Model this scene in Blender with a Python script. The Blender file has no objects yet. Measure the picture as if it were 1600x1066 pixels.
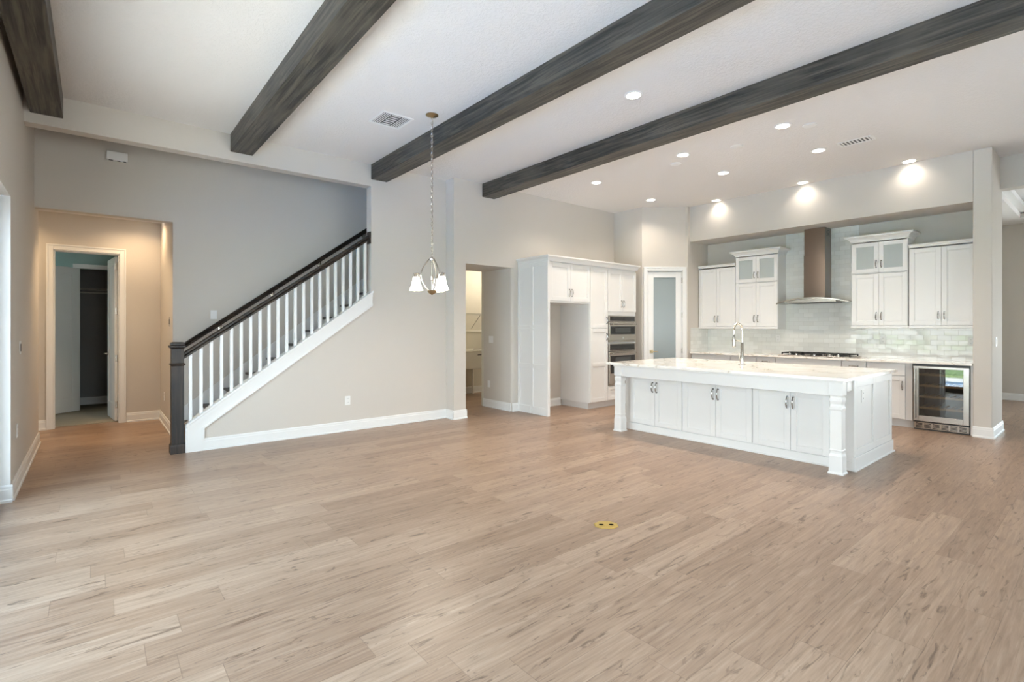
import bpy, bmesh, math, random
from mathutils import Vector, Matrix
random.seed(4)
S = bpy.context.scene
C = S.collection
PI = math.pi

# ------------------------------------------------------------------ camera
H = 1.39
CEIL = 3.63
cam = bpy.data.cameras.new('camera')
cam.sensor_width = 36
cam.lens = 789 / 1600 * 36
cam.shift_y = -22 / 1600
cam.clip_start = 0.05
co = bpy.data.objects.new('camera', cam)
C.objects.link(co)
co.location = (0, 0, H)
co.rotation_euler = (PI / 2, 0, math.atan(954 / 789) - PI / 2)
S.camera = co

# ------------------------------------------------------------------ sky, exposure
S.view_settings.view_transform = 'Standard'
S.view_settings.look = 'None'
S.view_settings.gamma = 1
S.view_settings.use_curve_mapping = False
S.view_settings.exposure = 0.24
S.cycles.use_denoising = True
S.cycles.max_bounces = 10
S.cycles.diffuse_bounces = 6
S.cycles.glossy_bounces = 5
S.cycles.transparent_max_bounces = 12
S.cycles.sample_clamp_indirect = 60
S.cycles.caustics_reflective = False
S.cycles.caustics_refractive = False

SKY = 8.3
w = bpy.data.worlds.new('sky')
S.world = w
w.use_nodes = True
wn, wl = w.node_tree.nodes, w.node_tree.links
wn.clear()
wo = wn.new('ShaderNodeOutputWorld')
bg = wn.new('ShaderNodeBackground')
tc = wn.new('ShaderNodeTexCoord')
sx = wn.new('ShaderNodeSeparateXYZ')
rp = wn.new('ShaderNodeValToRGB')
mp = wn.new('ShaderNodeMapRange')
mp.inputs[1].default_value = -1
mp.inputs[2].default_value = 1
wl.new(tc.outputs['Generated'], sx.inputs[0])
wl.new(sx.outputs['Z'], mp.inputs[0])
wl.new(mp.outputs[0], rp.inputs[0])
wl.new(rp.outputs[0], bg.inputs[0])
wl.new(bg.outputs[0], wo.inputs[0])
e = rp.color_ramp.elements
e[0].position = 0.0
e[0].color = (0.80, 0.79, 0.77, 1)
e[1].position = 1.0
e[1].color = (0.55, 0.75, 1.0, 1)
for p, c in ((0.48, (0.80, 0.79, 0.77, 1)), (0.52, (0.88, 0.95, 1.0, 1)), (0.7, (0.68, 0.85, 1.0, 1))):
    k = e.new(p)
    k.color = c
bg.inputs[1].default_value = SKY


sun = bpy.data.lights.new('sun', 'SUN')
sun.energy = 24
sun.angle = 0.02
sun.color = (1.0, 0.97, 0.95)
so = bpy.data.objects.new('sun', sun)
C.objects.link(so)
so.rotation_euler = Vector((-0.10, -0.42, -0.90)).to_track_quat('-Z', 'Y').to_euler()


def portal(name, loc, rot, sx_, sy_):
    """a sampling aid for daylight through an opening; it gives off no light itself"""
    l = bpy.data.lights.new(name, 'AREA')
    l.shape = 'RECTANGLE'
    l.size = sx_
    l.size_y = sy_
    l.cycles.is_portal = True
    o = bpy.data.objects.new(name, l)
    C.objects.link(o)
    o.location = loc
    o.rotation_euler = rot


portal('slider_daylight', (-0.72, 2.3, 1.2), (0, -PI / 2, 0), 2.4, 6.6)
portal('back_fill_daylight', (2.7, -4.12, 1.2), (PI / 2, 0, 0), 5.0, 2.4)  # portal at the added fill door
portal('far_daylight', (13.56, -1.7, 1.2), (0, PI / 2, 0), 2.4, 4.3)
portal('bedroom_daylight', (-2.62, 10.42, 1.5), (0, -PI / 2, 0), 1.5, 0.55)


def lamp(name, loc, energy, color, kind='AREA', size=0.12, spread=None, rot=(0, 0, 0), radius=0.04):
    l = bpy.data.lights.new(name, kind)
    l.energy = energy
    l.color = color
    if kind == 'AREA':
        l.shape = 'DISK'
        l.size = size
        if spread:
            l.spread = math.radians(spread)
    else:
        l.shadow_soft_size = radius
    o = bpy.data.objects.new(name, l)
    C.objects.link(o)
    o.location = loc
    o.rotation_euler = rot
    return o


WARM = (1.0, 0.88, 0.74)

# ------------------------------------------------------------------ helpers


class MB:
    """collects shapes into one bmesh"""

    def __init__(s):
        s.bm = bmesh.new()

    def box(s, x0, x1, y0, y1, z0, z1, mat=None):
        x0, x1 = min(x0, x1), max(x0, x1)
        y0, y1 = min(y0, y1), max(y0, y1)
        z0, z1 = min(z0, z1), max(z0, z1)
        v = [s.bm.verts.new((x, y, z)) for z in (z0, z1) for y in (y0, y1) for x in (x0, x1)]
        for f in ((0, 2, 3, 1), (4, 5, 7, 6), (0, 1, 5, 4), (2, 6, 7, 3), (0, 4, 6, 2), (1, 3, 7, 5)):
            s.bm.faces.new([v[i] for i in f])
        if mat is not None:
            for q in v:
                q.co = mat @ q.co
        return s

    def prism(s, poly, axis, a, b, mat=None):
        """poly in the two other axes (in x,y,z order), extruded from a to b along axis"""
        def pt(p, t):
            return {'x': (t, p[0], p[1]), 'y': (p[0], t, p[1]), 'z': (p[0], p[1], t)}[axis]
        A = [s.bm.verts.new(pt(p, a)) for p in poly]
        B = [s.bm.verts.new(pt(p, b)) for p in poly]
        n = len(poly)
        fs = [s.bm.faces.new(A), s.bm.faces.new(B[::-1])]
        for i in range(n):
            fs.append(s.bm.faces.new((A[i], B[i], B[(i + 1) % n], A[(i + 1) % n])))
        bmesh.ops.recalc_face_normals(s.bm, faces=fs)
        if mat is not None:
            for q in A + B:
                q.co = mat @ q.co
        return s

    def rings(s, rings, cap=True, closed=False):
        R = [[s.bm.verts.new(p) for p in r] for r in rings]
        n = len(R[0])
        fs = []
        m = len(R)
        for i in range(m if closed else m - 1):
            a, b = R[i], R[(i + 1) % m]
            for j in range(n):
                fs.append(s.bm.faces.new((a[j], a[(j + 1) % n], b[(j + 1) % n], b[j])))
        if cap and not closed:
            fs.append(s.bm.faces.new(R[0][::-1]))
            fs.append(s.bm.faces.new(R[-1]))
        bmesh.ops.recalc_face_normals(s.bm, faces=fs)
        return s

    def lathe(s, prof, cx=0, cy=0, n=24, cap=True):
        """prof: list of (r, z)"""
        return s.rings([[(cx + r * math.cos(2 * PI * k / n), cy + r * math.sin(2 * PI * k / n), z) for k in range(n)]
                        for r, z in prof], cap)

    def squares(s, prof, cx=0, cy=0):
        """stacked square sections: list of (half width, z)"""
        return s.rings([[(cx - r, cy - r, z), (cx + r, cy - r, z), (cx + r, cy + r, z), (cx - r, cy + r, z)] for r, z in prof])

    def tube(s, path, r, n=10, closed=False):
        P = [Vector(p) for p in path]
        m = len(P)
        rs = r if isinstance(r, (list, tuple)) else [r] * m
        out = []
        up = None
        for i in range(m):
            if closed:
                t = P[(i + 1) % m] - P[i - 1]
            else:
                t = P[min(i + 1, m - 1)] - P[max(i - 1, 0)]
            t.normalize()
            if up is None:
                up = Vector((0, 0, 1)) if abs(t.z) < 0.9 else Vector((1, 0, 0))
            u = t.cross(up)
            u.normalize()
            v = u.cross(t)
            v.normalize()
            up = v
            out.append([P[i] + (u * math.cos(2 * PI * k / n) + v * math.sin(2 * PI * k / n)) * rs[i] for k in range(n)])
        return s.rings(out, True, closed)

    def cyl(s, a, b, r, n=16):
        return s.tube([a, b], r, n)


def obj(name, mb, mat, parent=None, bevel=0, smooth=False, seg=2):
    me = bpy.data.meshes.new(name)
    mb.bm.normal_update()
    mb.bm.to_mesh(me)
    mb.bm.free()
    me.materials.append(mat)
    o = bpy.data.objects.new(name, me)
    C.objects.link(o)
    if parent is not None:
        o.parent = parent
    if bevel:
        b = o.modifiers.new('bevel', 'BEVEL')
        b.width = bevel
        b.segments = seg
        b.limit_method = 'ANGLE'
        b.angle_limit = math.radians(40)
        b.harden_normals = False
    if smooth:
        for p in me.polygons:
            p.use_smooth = True
        try:
            me.set_sharp_from_angle(angle=math.radians(42))
        except Exception:
            pass
    return o


def thing(name, label, cat, loc=(0, 0, 0), rotz=0, group=None):
    o = bpy.data.objects.new(name, None)
    o.empty_display_size = 0.1
    C.objects.link(o)
    o.location = loc
    o.rotation_euler = (0, 0, rotz)
    return tag(o, label, cat, group)


def tag(o, label, cat, group=None):
    o['label'] = label
    o['category'] = cat
    o['kind'] = 'thing'
    if group:
        o['group'] = group
    return o


def struct(name, mb, mat, parent=None, bevel=0, smooth=False, label=None, cat=None):
    o = obj(name, mb, mat, parent, bevel, smooth)
    if parent is None:
        o['kind'] = 'structure'
        o['label'] = label or name
        o['category'] = cat or name.split('_')[0]
    return o


def copy_thing(root, loc, rotz, label, group=None):
    r = root.copy()
    C.objects.link(r)
    r.location = loc
    r.rotation_euler = (0, 0, rotz)
    r['label'] = label
    if group:
        r['group'] = group
    for ch in list(root.children):
        c = ch.copy()
        C.objects.link(c)
        c.parent = r
        for g in list(ch.children):
            d = g.copy()
            C.objects.link(d)
            d.parent = c
    return r


# ------------------------------------------------------------------ materials
def lin(r, g, b):
    return tuple(((c / 255 + 0.055) / 1.055) ** 2.4 if c > 10 else c / 255 / 12.92 for c in (r, g, b)) + (1,)


def mat(name, col, rough=0.5, metal=0, spec=0.5, emit=None, estr=0, coat=0):
    m = bpy.data.materials.new(name)
    m.use_nodes = True
    b = m.node_tree.nodes['Principled BSDF']
    b.inputs['Base Color'].default_value = col
    b.inputs['Roughness'].default_value = rough
    b.inputs['Metallic'].default_value = metal
    b.inputs['Specular IOR Level'].default_value = spec
    if coat:
        b.inputs['Coat Weight'].default_value = coat
        b.inputs['Coat Roughness'].default_value = 0.08
    if emit:
        b.inputs['Emission Color'].default_value = emit
        b.inputs['Emission Strength'].default_value = estr
    return m


def N(m, t, **kw):
    n = m.node_tree.nodes.new(t)
    for k, v in kw.items():
        setattr(n, k, v)
    return n


def bsdf(m):
    return m.node_tree.nodes['Principled BSDF']


def math_(m, op, a, b=None):
    n = N(m, 'ShaderNodeMath', operation=op)
    for i, v in enumerate((a, b)):
        if v is None:
            continue
        if isinstance(v, (int, float)):
            n.inputs[i].default_value = v
        else:
            m.node_tree.links.new(v, n.inputs[i])
    return n.outputs[0]


def comb(m, x, y, z):
    n = N(m, 'ShaderNodeCombineXYZ')
    for i, v in enumerate((x, y, z)):
        if isinstance(v, (int, float)):
            n.inputs[i].default_value = v
        else:
            m.node_tree.links.new(v, n.inputs[i])
    return n.outputs[0]


def ramp(m, fac, stops):
    r = N(m, 'ShaderNodeValToRGB')
    m.node_tree.links.new(fac, r.inputs[0])
    el = r.color_ramp.elements
    el[0].position, el[0].color = stops[0]
    el[1].position, el[1].color = stops[-1]
    for p, c in stops[1:-1]:
        q = el.new(p)
        q.color = c
    return r.outputs[0]


def noise(m, vec, scale, detail=3, rough=0.5, dist=0):
    n = N(m, 'ShaderNodeTexNoise')
    n.inputs['Scale'].default_value = scale
    n.inputs['Detail'].default_value = detail
    n.inputs['Roughness'].default_value = rough
    n.inputs['Distortion'].default_value = dist
    m.node_tree.links.new(vec, n.inputs['Vector'])
    return n.outputs['Fac']


def mixc(m, fac, a, b, mode='MIX'):
    n = N(m, 'ShaderNodeMix', data_type='RGBA', blend_type=mode)
    for i, v in ((0, fac), (6, a), (7, b)):
        if isinstance(v, (int, float)):
            n.inputs[i].default_value = v
        elif isinstance(v, tuple):
            n.inputs[i].default_value = v
        else:
            m.node_tree.links.new(v, n.inputs[i])
    return n.outputs[2]


def bump(m, height, strength, dist):
    n = N(m, 'ShaderNodeBump')
    n.inputs['Strength'].default_value = strength
    n.inputs['Distance'].default_value = dist
    m.node_tree.links.new(height, n.inputs['Height'])
    m.node_tree.links.new(n.outputs[0], bsdf(m).inputs['Normal'])


def objco(m):
    t = N(m, 'ShaderNodeTexCoord')
    return t.outputs['Object']


def sep(m, v):
    s = N(m, 'ShaderNodeSeparateXYZ')
    m.node_tree.links.new(v, s.inputs[0])
    return s.outputs


# painted walls, ceiling
M = {}
M['wall'] = mat('wall_paint', (0.598, 0.56, 0.512, 1), 0.75, spec=0.25)
v = objco(M['wall'])
bump(M['wall'], noise(M['wall'], v, 70, 2), 0.12, 0.004)
M['ceiling'] = mat('ceiling_paint', (0.755, 0.735, 0.72, 1), 0.9, spec=0.1)
v = objco(M['ceiling'])
bump(M['ceiling'], ramp(M['ceiling'], noise(M['ceiling'], v, 42, 4, 0.6), [(0.42, (0, 0, 0, 1)), (0.58, (1, 1, 1, 1))]), 0.4, 0.004)
M['trim'] = mat('white_trim_paint', (0.78, 0.78, 0.77, 1), 0.35, spec=0.4)
M['cab'] = mat('white_cabinet_paint', (0.76, 0.755, 0.745, 1), 0.32, spec=0.4)
M['black'] = mat('black_plastic', (0.012, 0.012, 0.013, 1), 0.35)
M['iron'] = mat('black_cast_iron', (0.02, 0.02, 0.02, 1), 0.5)
M['plate'] = mat('white_plastic', (0.78, 0.78, 0.77, 1), 0.35)
M['dim'] = mat('grey_slot', (0.12, 0.12, 0.12, 1), 0.6)
M['nickel'] = mat('brushed_nickel', (0.62, 0.58, 0.52, 1), 0.22, 1)
M['chrome'] = mat('chrome', (0.75, 0.75, 0.76, 1), 0.08, 1)
M['pull'] = mat('polished_pull', (0.42, 0.41, 0.40, 1), 0.14, 1)
M['steel'] = mat('stainless_steel', (0.46, 0.42, 0.38, 1), 0.27, 1)
v = objco(M['steel'])
s_ = sep(M['steel'], v)
bump(M['steel'], noise(M['steel'], comb(M['steel'], math_(M['steel'], 'MULTIPLY', s_[0], 3.0), math_(M['steel'], 'MULTIPLY', s_[1], 3.0), math_(M['steel'], 'MULTIPLY', s_[2], 500.0)), 1, 1), 0.04, 0.001)
M['steel'].node_tree.nodes['Principled BSDF'].inputs['Anisotropic'].default_value = 0.6
M['hood'] = mat('brushed_hood_steel', (0.33, 0.275, 0.235, 1), 0.40, 1)
bsdf(M['hood']).inputs['Anisotropic'].default_value = 1.0
bsdf(M['hood']).inputs['Anisotropic Rotation'].default_value = 0.25
tg = N(M['hood'], 'ShaderNodeTangent', direction_type='RADIAL', axis='Z')
M['hood'].node_tree.links.new(tg.outputs[0], bsdf(M['hood']).inputs['Tangent'])
M['bronze'] = mat('antique_brass', (0.45, 0.36, 0.22, 1), 0.3, 1)
M['socket'] = mat('dark_socket', (0.008, 0.007, 0.006, 1), 0.9, spec=0.05)
M['brass'] = mat('polished_brass', (0.50, 0.38, 0.12, 1), 0.38, 1)
M['blackglass'] = mat('black_glass', (0.01, 0.01, 0.011, 1), 0.04, spec=0.6)
M['ovenreflect'] = mat('oven_window_reflection', (0.05, 0.055, 0.055, 1), 0.05, spec=0.7)
M['frost'] = mat('frosted_glass', (0.27, 0.315, 0.325, 1), 0.28, spec=0.5)
M['frame'] = mat('black_aluminium', (0.015, 0.015, 0.016, 1), 0.4)
M['carpet'] = mat('beige_carpet', (0.36, 0.33, 0.27, 1), 1, spec=0)
v = objco(M['carpet'])
bump(M['carpet'], noise(M['carpet'], v, 160, 3), 0.8, 0.01)
M['bedwall'] = mat('bedroom_paint', (0.33, 0.46, 0.44, 1), 0.8, spec=0.2)
M['closet'] = mat('closet_paint', (0.30, 0.30, 0.30, 1), 0.85, spec=0.2)
M['shelfwire'] = mat('white_wire', (0.55, 0.54, 0.50, 1), 0.4)
M['tub'] = mat('white_tub', (0.80, 0.78, 0.72, 1), 0.3)
M['cream'] = mat('cream_paint', (0.66, 0.63, 0.55, 1), 0.8, spec=0.2)
M['concrete'] = mat('patio_concrete', (0.78, 0.76, 0.72, 1), 0.8)
M['lawn'] = mat('lawn_grass', (0.20, 0.30, 0.11, 1), 0.9)
M['water'] = mat('pool_water', (0.04, 0.26, 0.62, 1), 0.08)
M['woodshelf'] = mat('beech_shelf', (0.45, 0.32, 0.18, 1), 0.5)
M['coolerin'] = mat('cooler_liner', (0.10, 0.095, 0.088, 1), 0.5)
M['cabin'] = mat('cabinet_inside', (0.62, 0.70, 0.70, 1), 0.5)
M['led'] = mat('lit_diffuser', (1, 1, 1, 1), 0.5, emit=(1, 0.93, 0.82, 1), estr=9)
M['shade'] = mat('lit_glass_shade', (1, 1, 1, 1), 0.5, emit=(1, 0.95, 0.88, 1), estr=3.0)
M['tread'] = mat('dark_tread', (0.05, 0.04, 0.033, 1), 0.4)


def thin_glass(name, tint, refl_ior=1.5, rough=0.0, boost=1.0):
    m = bpy.data.materials.new(name)
    m.use_nodes = True
    nt = m.node_tree
    nt.nodes.clear()
    out = nt.nodes.new('ShaderNodeOutputMaterial')
    mix = nt.nodes.new('ShaderNodeMixShader')
    tr = nt.nodes.new('ShaderNodeBsdfTransparent')
    gl = nt.nodes.new('ShaderNodeBsdfGlossy')
    # Schlick reflectance, the same from both sides of the pane
    f0 = ((refl_ior - 1) / (refl_ior + 1)) ** 2
    lw = nt.nodes.new('ShaderNodeLayerWeight')
    lw.inputs['Blend'].default_value = 0.5
    pw = nt.nodes.new('ShaderNodeMath')
    pw.operation = 'POWER'
    pw.inputs[1].default_value = 5
    ma = nt.nodes.new('ShaderNodeMath')
    ma.operation = 'MULTIPLY_ADD'
    ma.inputs[1].default_value = 1 - f0
    ma.inputs[2].default_value = f0
    mu = nt.nodes.new('ShaderNodeMath')
    mu.operation = 'MULTIPLY'
    mu.use_clamp = True
    mu.inputs[1].default_value = boost
    tr.inputs[0].default_value = tint
    gl.inputs['Roughness'].default_value = rough
    nt.links.new(lw.outputs['Facing'], pw.inputs[0])
    nt.links.new(pw.outputs[0], ma.inputs[0])
    nt.links.new(ma.outputs[0], mu.inputs[0])
    nt.links.new(mu.outputs[0], mix.inputs[0])
    nt.links.new(tr.outputs[0], mix.inputs[1])
    nt.links.new(gl.outputs[0], mix.inputs[2])
    nt.links.new(mix.outputs[0], out.inputs[0])
    return m


M['glass'] = thin_glass('clear_glass', (0.96, 0.98, 0.97, 1))
M['cabglass'] = mat('cabinet_glass', (0.64, 0.69, 0.685, 1), 0.12, spec=0.5)
bsdf(M['cabglass']).inputs['Alpha'].default_value = 0.62
M['smoke'] = thin_glass('smoked_glass', (0.72, 0.68, 0.62, 1), 1.6, 0.0, 1.6)


def floor_material():
    m = mat('oak_plank_floor', (0.5, 0.4, 0.3, 1), 0.42, spec=0.42)
    L = m.node_tree.links
    x, y, z = sep(m, objco(m))
    PW, PL = 0.182, 1.22
    row = math_(m, 'FLOOR', math_(m, 'DIVIDE', y, PW))
    wn_ = N(m, 'ShaderNodeTexWhiteNoise', noise_dimensions='1D')
    L.new(row, wn_.inputs['W'])
    xo = math_(m, 'ADD', x, math_(m, 'MULTIPLY', wn_.outputs['Value'], 7.3))
    colm = math_(m, 'FLOOR', math_(m, 'DIVIDE', xo, PL))
    wn2 = N(m, 'ShaderNodeTexWhiteNoise', noise_dimensions='2D')
    L.new(comb(m, row, colm, 0), wn2.inputs['Vector'])
    rnd = wn2.outputs['Value']
    rx, ry, rz = sep(m, wn2.outputs['Color'])
    ofs = math_(m, 'MULTIPLY', rnd, 53.0)
    # fine streaks along the plank
    g1 = noise(m, comb(m, math_(m, 'MULTIPLY', x, 1.9), math_(m, 'ADD', math_(m, 'MULTIPLY', y, 34.0), ofs), ofs), 1.0, 5, 0.62, 1.1)
    g2 = noise(m, comb(m, math_(m, 'MULTIPLY', x, 3.4), math_(m, 'ADD', math_(m, 'MULTIPLY', y, 19.0), ofs), ofs), 1.0, 4, 0.6, 1.6)
    g3 = noise(m, comb(m, math_(m, 'MULTIPLY', x, 6.0), math_(m, 'ADD', math_(m, 'MULTIPLY', y, 130.0), ofs), ofs), 1.0, 3, 0.6, 0.2)
    base = ramp(m, g1, [(0.29, lin(118, 92, 73)), (0.43, lin(148, 121, 101)), (0.55, lin(166, 139, 118)), (0.72, lin(186, 163, 143))])
    tone = ramp(m, rx, [(0.0, lin(138, 113, 94)), (0.5, lin(160, 135, 115)), (1.0, lin(180, 157, 137))])
    c = mixc(m, 0.46, base, tone)
    # long dark streaks and knots
    st = ramp(m, g2, [(0.58, (0, 0, 0, 1)), (0.70, (1, 1, 1, 1))])
    c = mixc(m, math_(m, 'MULTIPLY', st, 0.74), c, lin(88, 67, 53))
    kn = noise(m, comb(m, math_(m, 'MULTIPLY', x, 3.4), math_(m, 'ADD', math_(m, 'MULTIPLY', y, 8.0), ofs), ofs), 1.0, 4, 0.7, 2.2)
    kk = ramp(m, kn, [(0.64, (0, 0, 0, 1)), (0.71, (1, 1, 1, 1))])
    c = mixc(m, math_(m, 'MULTIPLY', kk, 0.72), c, lin(70, 53, 42))
    fine = ramp(m, g3, [(0.3, (0.86, 0.86, 0.86, 1)), (0.7, (1.06, 1.06, 1.06, 1))])
    c = mixc(m, 1.0, c, fine, 'MULTIPLY')
    # seams
    fy = math_(m, 'FRACT', math_(m, 'DIVIDE', y, PW))
    fx = math_(m, 'FRACT', math_(m, 'DIVIDE', xo, PL))
    sy = math_(m, 'LESS_THAN', fy, 0.016)
    sxm = math_(m, 'LESS_THAN', fx, 0.0025)
    seam = math_(m, 'MAXIMUM', sy, sxm)
    c = mixc(m, math_(m, 'MULTIPLY', seam, 0.42), c, lin(95, 75, 60))
    L.new(c, bsdf(m).inputs['Base Color'])
    L.new(math_(m, 'ADD', math_(m, 'MULTIPLY', g1, 0.2), 0.26), bsdf(m).inputs['Roughness'])
    bump(m, math_(m, 'SUBTRACT', math_(m, 'MULTIPLY', g3, 0.4), seam), 0.12, 0.002)
    return m


M['floor'] = floor_material()


def stained_wood(name, axis, c0, c1, c2, rough=0.5):
    m = mat(name, c1, rough, spec=0.4)
    L = m.node_tree.links
    x, y, z = sep(m, objco(m))
    a = {'x': x, 'y': y, 'z': z}
    long_ = a.pop(axis)
    p, q = a.values()
    vec = comb(m, math_(m, 'MULTIPLY', long_, 1.5), math_(m, 'MULTIPLY', p, 30.0), math_(m, 'MULTIPLY', q, 30.0))
    g = noise(m, vec, 1.0, 5, 0.62, 0.9)
    b = noise(m, comb(m, math_(m, 'MULTIPLY', long_, 1.6), math_(m, 'MULTIPLY', p, 3.0), math_(m, 'MULTIPLY', q, 3.0)), 1.0, 3, 0.5, 0.5)
    c = ramp(m, g, [(0.36, c0), (0.5, c1), (0.64, c2)])
    c = mixc(m, ramp(m, b, [(0.52, (0, 0, 0, 1)), (0.72, (0.55, 0.55, 0.55, 1))]), c, c2)
    L.new(c, bsdf(m).inputs['Base Color'])
    bump(m, g, 0.25, 0.004)
    return m


M['beam'] = stained_wood('stained_beam_wood', 'y', lin(38, 36, 33), lin(66, 63, 57), lin(94, 88, 78), 0.45)
M['newel'] = stained_wood('stained_newel_wood', 'z', lin(22, 20, 20), lin(38, 34, 33), lin(62, 50, 43), 0.4)
M['rail'] = stained_wood('stained_rail_wood', 'x', lin(24, 21, 19), lin(40, 34, 30), lin(66, 54, 45), 0.38)


def marble():
    m = mat('veined_quartz', (0.8, 0.78, 0.74, 1), 0.08, spec=0.5)
    L = m.node_tree.links
    v = objco(m)
    n1 = noise(m, v, 0.9, 5, 0.55, 1.6)
    d = math_(m, 'ABSOLUTE', math_(m, 'SUBTRACT', n1, 0.5))
    vein = ramp(m, d, [(0.0, lin(200, 190, 176)), (0.012, lin(232, 227, 219)), (0.05, lin(241, 238, 233))])
    n2 = noise(m, v, 0.8, 3)
    c = mixc(m, ramp(m, n2, [(0.5, (0, 0, 0, 1)), (0.75, (0.5, 0.5, 0.5, 1))]), vein, lin(232, 224, 211))
    L.new(c, bsdf(m).inputs['Base Color'])
    return m


M['quartz'] = marble()


def tiles(axis):
    m = mat('glossy_subway_tile_' + axis, (0.8, 0.8, 0.8, 1), 0.07, spec=0.6)
    L = m.node_tree.links
    o = sep(m, objco(m))
    u = o[1] if axis == 'y' else o[0]
    br = N(m, 'ShaderNodeTexBrick')
    br.inputs['Scale'].default_value = 1
    br.inputs['Brick Width'].default_value = 0.152
    br.inputs['Row Height'].default_value = 0.0706
    br.inputs['Mortar Size'].default_value = 0.0016
    br.inputs['Mortar Smooth'].default_value = 0.2
    br.inputs['Color1'].default_value = (0, 0, 0, 1)
    br.inputs['Color2'].default_value = (1, 1, 1, 1)
    br.inputs['Mortar'].default_value = (0.5, 0.5, 0.5, 1)
    L.new(comb(m, u, o[2], 0), br.inputs['Vector'])
    col = mixc(m, br.outputs['Color'], lin(216, 217, 213), lin(228, 229, 226))
    col = mixc(m, br.outputs['Fac'], col, lin(200, 199, 194))
    L.new(col, bsdf(m).inputs['Base Color'])
    L.new(math_(m, 'ADD', math_(m, 'MULTIPLY', br.outputs['Fac'], 0.5), 0.07), bsdf(m).inputs['Roughness'])
    # every tile sits at a slightly different tilt
    geo = N(m, 'ShaderNodeNewGeometry')
    t = math_(m, 'SUBTRACT', br.outputs['Color'], 0.5)
    wv = noise(m, comb(m, u, o[2], 0), 9, 1)
    t2 = math_(m, 'SUBTRACT', wv, 0.5)
    add = N(m, 'ShaderNodeVectorMath', operation='ADD')
    L.new(geo.outputs['Normal'], add.inputs[0])
    a_ = math_(m, 'MULTIPLY', t, 0.035)
    b_ = math_(m, 'ADD', math_(m, 'MULTIPLY', t, -0.02), math_(m, 'MULTIPLY', t2, 0.05))
    L.new(comb(m, 0 if axis == 'y' else a_, a_ if axis == 'y' else 0, b_), add.inputs[1])
    bp = N(m, 'ShaderNodeBump')
    bp.inputs['Strength'].default_value = 0.5
    bp.inputs['Distance'].default_value = 0.003
    bp.invert = True
    L.new(br.outputs['Fac'], bp.inputs['Height'])
    L.new(add.outputs[0], bp.inputs['Normal'])
    L.new(bp.outputs[0], bsdf(m).inputs['Normal'])
    return m


M['tile_y'] = tiles('y')
M['tile_x'] = tiles('x')

# ------------------------------------------------------------------ room shell
XL = -0.515       # left wall face
YS = 6.60         # stair wall face
YK = 6.385        # kitchen doorway wall face
XK = 9.20         # niche back wall
XS = 8.58         # soffit face
YN = 5.15         # niche left side
XF = 13.40        # far room wall
ZS = 2.98         # soffit underside

struct('floor', MB().box(-0.76, 13.6, -4.2, 9.42, -0.12, 0), M['floor'])
struct('floor_carpet', MB().box(-2.7, 1.4, 9.42, 12.6, -0.12, 0.006), M['carpet'])
m = MB()
m.box(-0.76, 9.4, -4.2, 6.75, CEIL, CEIL + 0.12)
m.box(9.38, 13.7, -4.2, 6.75, CEIL, CEIL + 0.12)
struct('ceiling', m, M['ceiling'])
# tray ceiling of the room beyond the kitchen
m = MB()
ZT = 3.33
m.box(9.40, 13.5, 1.16, 2.0, ZT, CEIL)
m.box(12.75, 13.5, -4.1, 1.16, ZT, CEIL)
m.box(9.40, 9.95, -4.1, 1.16, ZT, CEIL)
struct('ceiling_tray', m, M['ceiling'])
m = MB()
m.box(9.95, 12.75, 1.06, 1.16, 3.42, 3.50).box(12.65, 12.75, -4, 1.16, 3.42, 3.50)
m.box(9.95, 12.75, 1.10, 1.16, 3.50, 3.56).box(12.69, 12.75, -4, 1.16, 3.50, 3.56)
struct('trim_1', m, M['trim'], label='white crown trim inside the tray ceiling')

# left wall with the sliding door opening
m = MB()
m.box(-0.75, XL, 5.65, 8.24, 0, 5.2).box(-0.75, XL, -4.2, -1.05, 0, CEIL).box(-0.75, XL, -1.05, 5.65, 2.43, CEIL)
struct('wall_left', m, M['wall'])
m = MB()
m.box(-0.74, 0.19, -4.2, -4.0, 0, CEIL).box(5.21, 13.6, -4.2, -4.0, 0, CEIL).box(0.19, 5.21, -4.2, -4.0, 2.42, CEIL)
struct('wall_back', m, M['wall'])
m = MB()
m.box(XF, 13.6, 0.45, 2.0, 0, CEIL).box(XF, 13.6, -4.2, -3.85, 0, CEIL).box(XF, 13.6, -3.85, 0.45, 2.42, CEIL)
struct('wall_far', m, M['wall'])
struct('wall_far_side', MB().box(9.40, XF, 1.80, 2.0, 0, CEIL), M['wall'])

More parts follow.
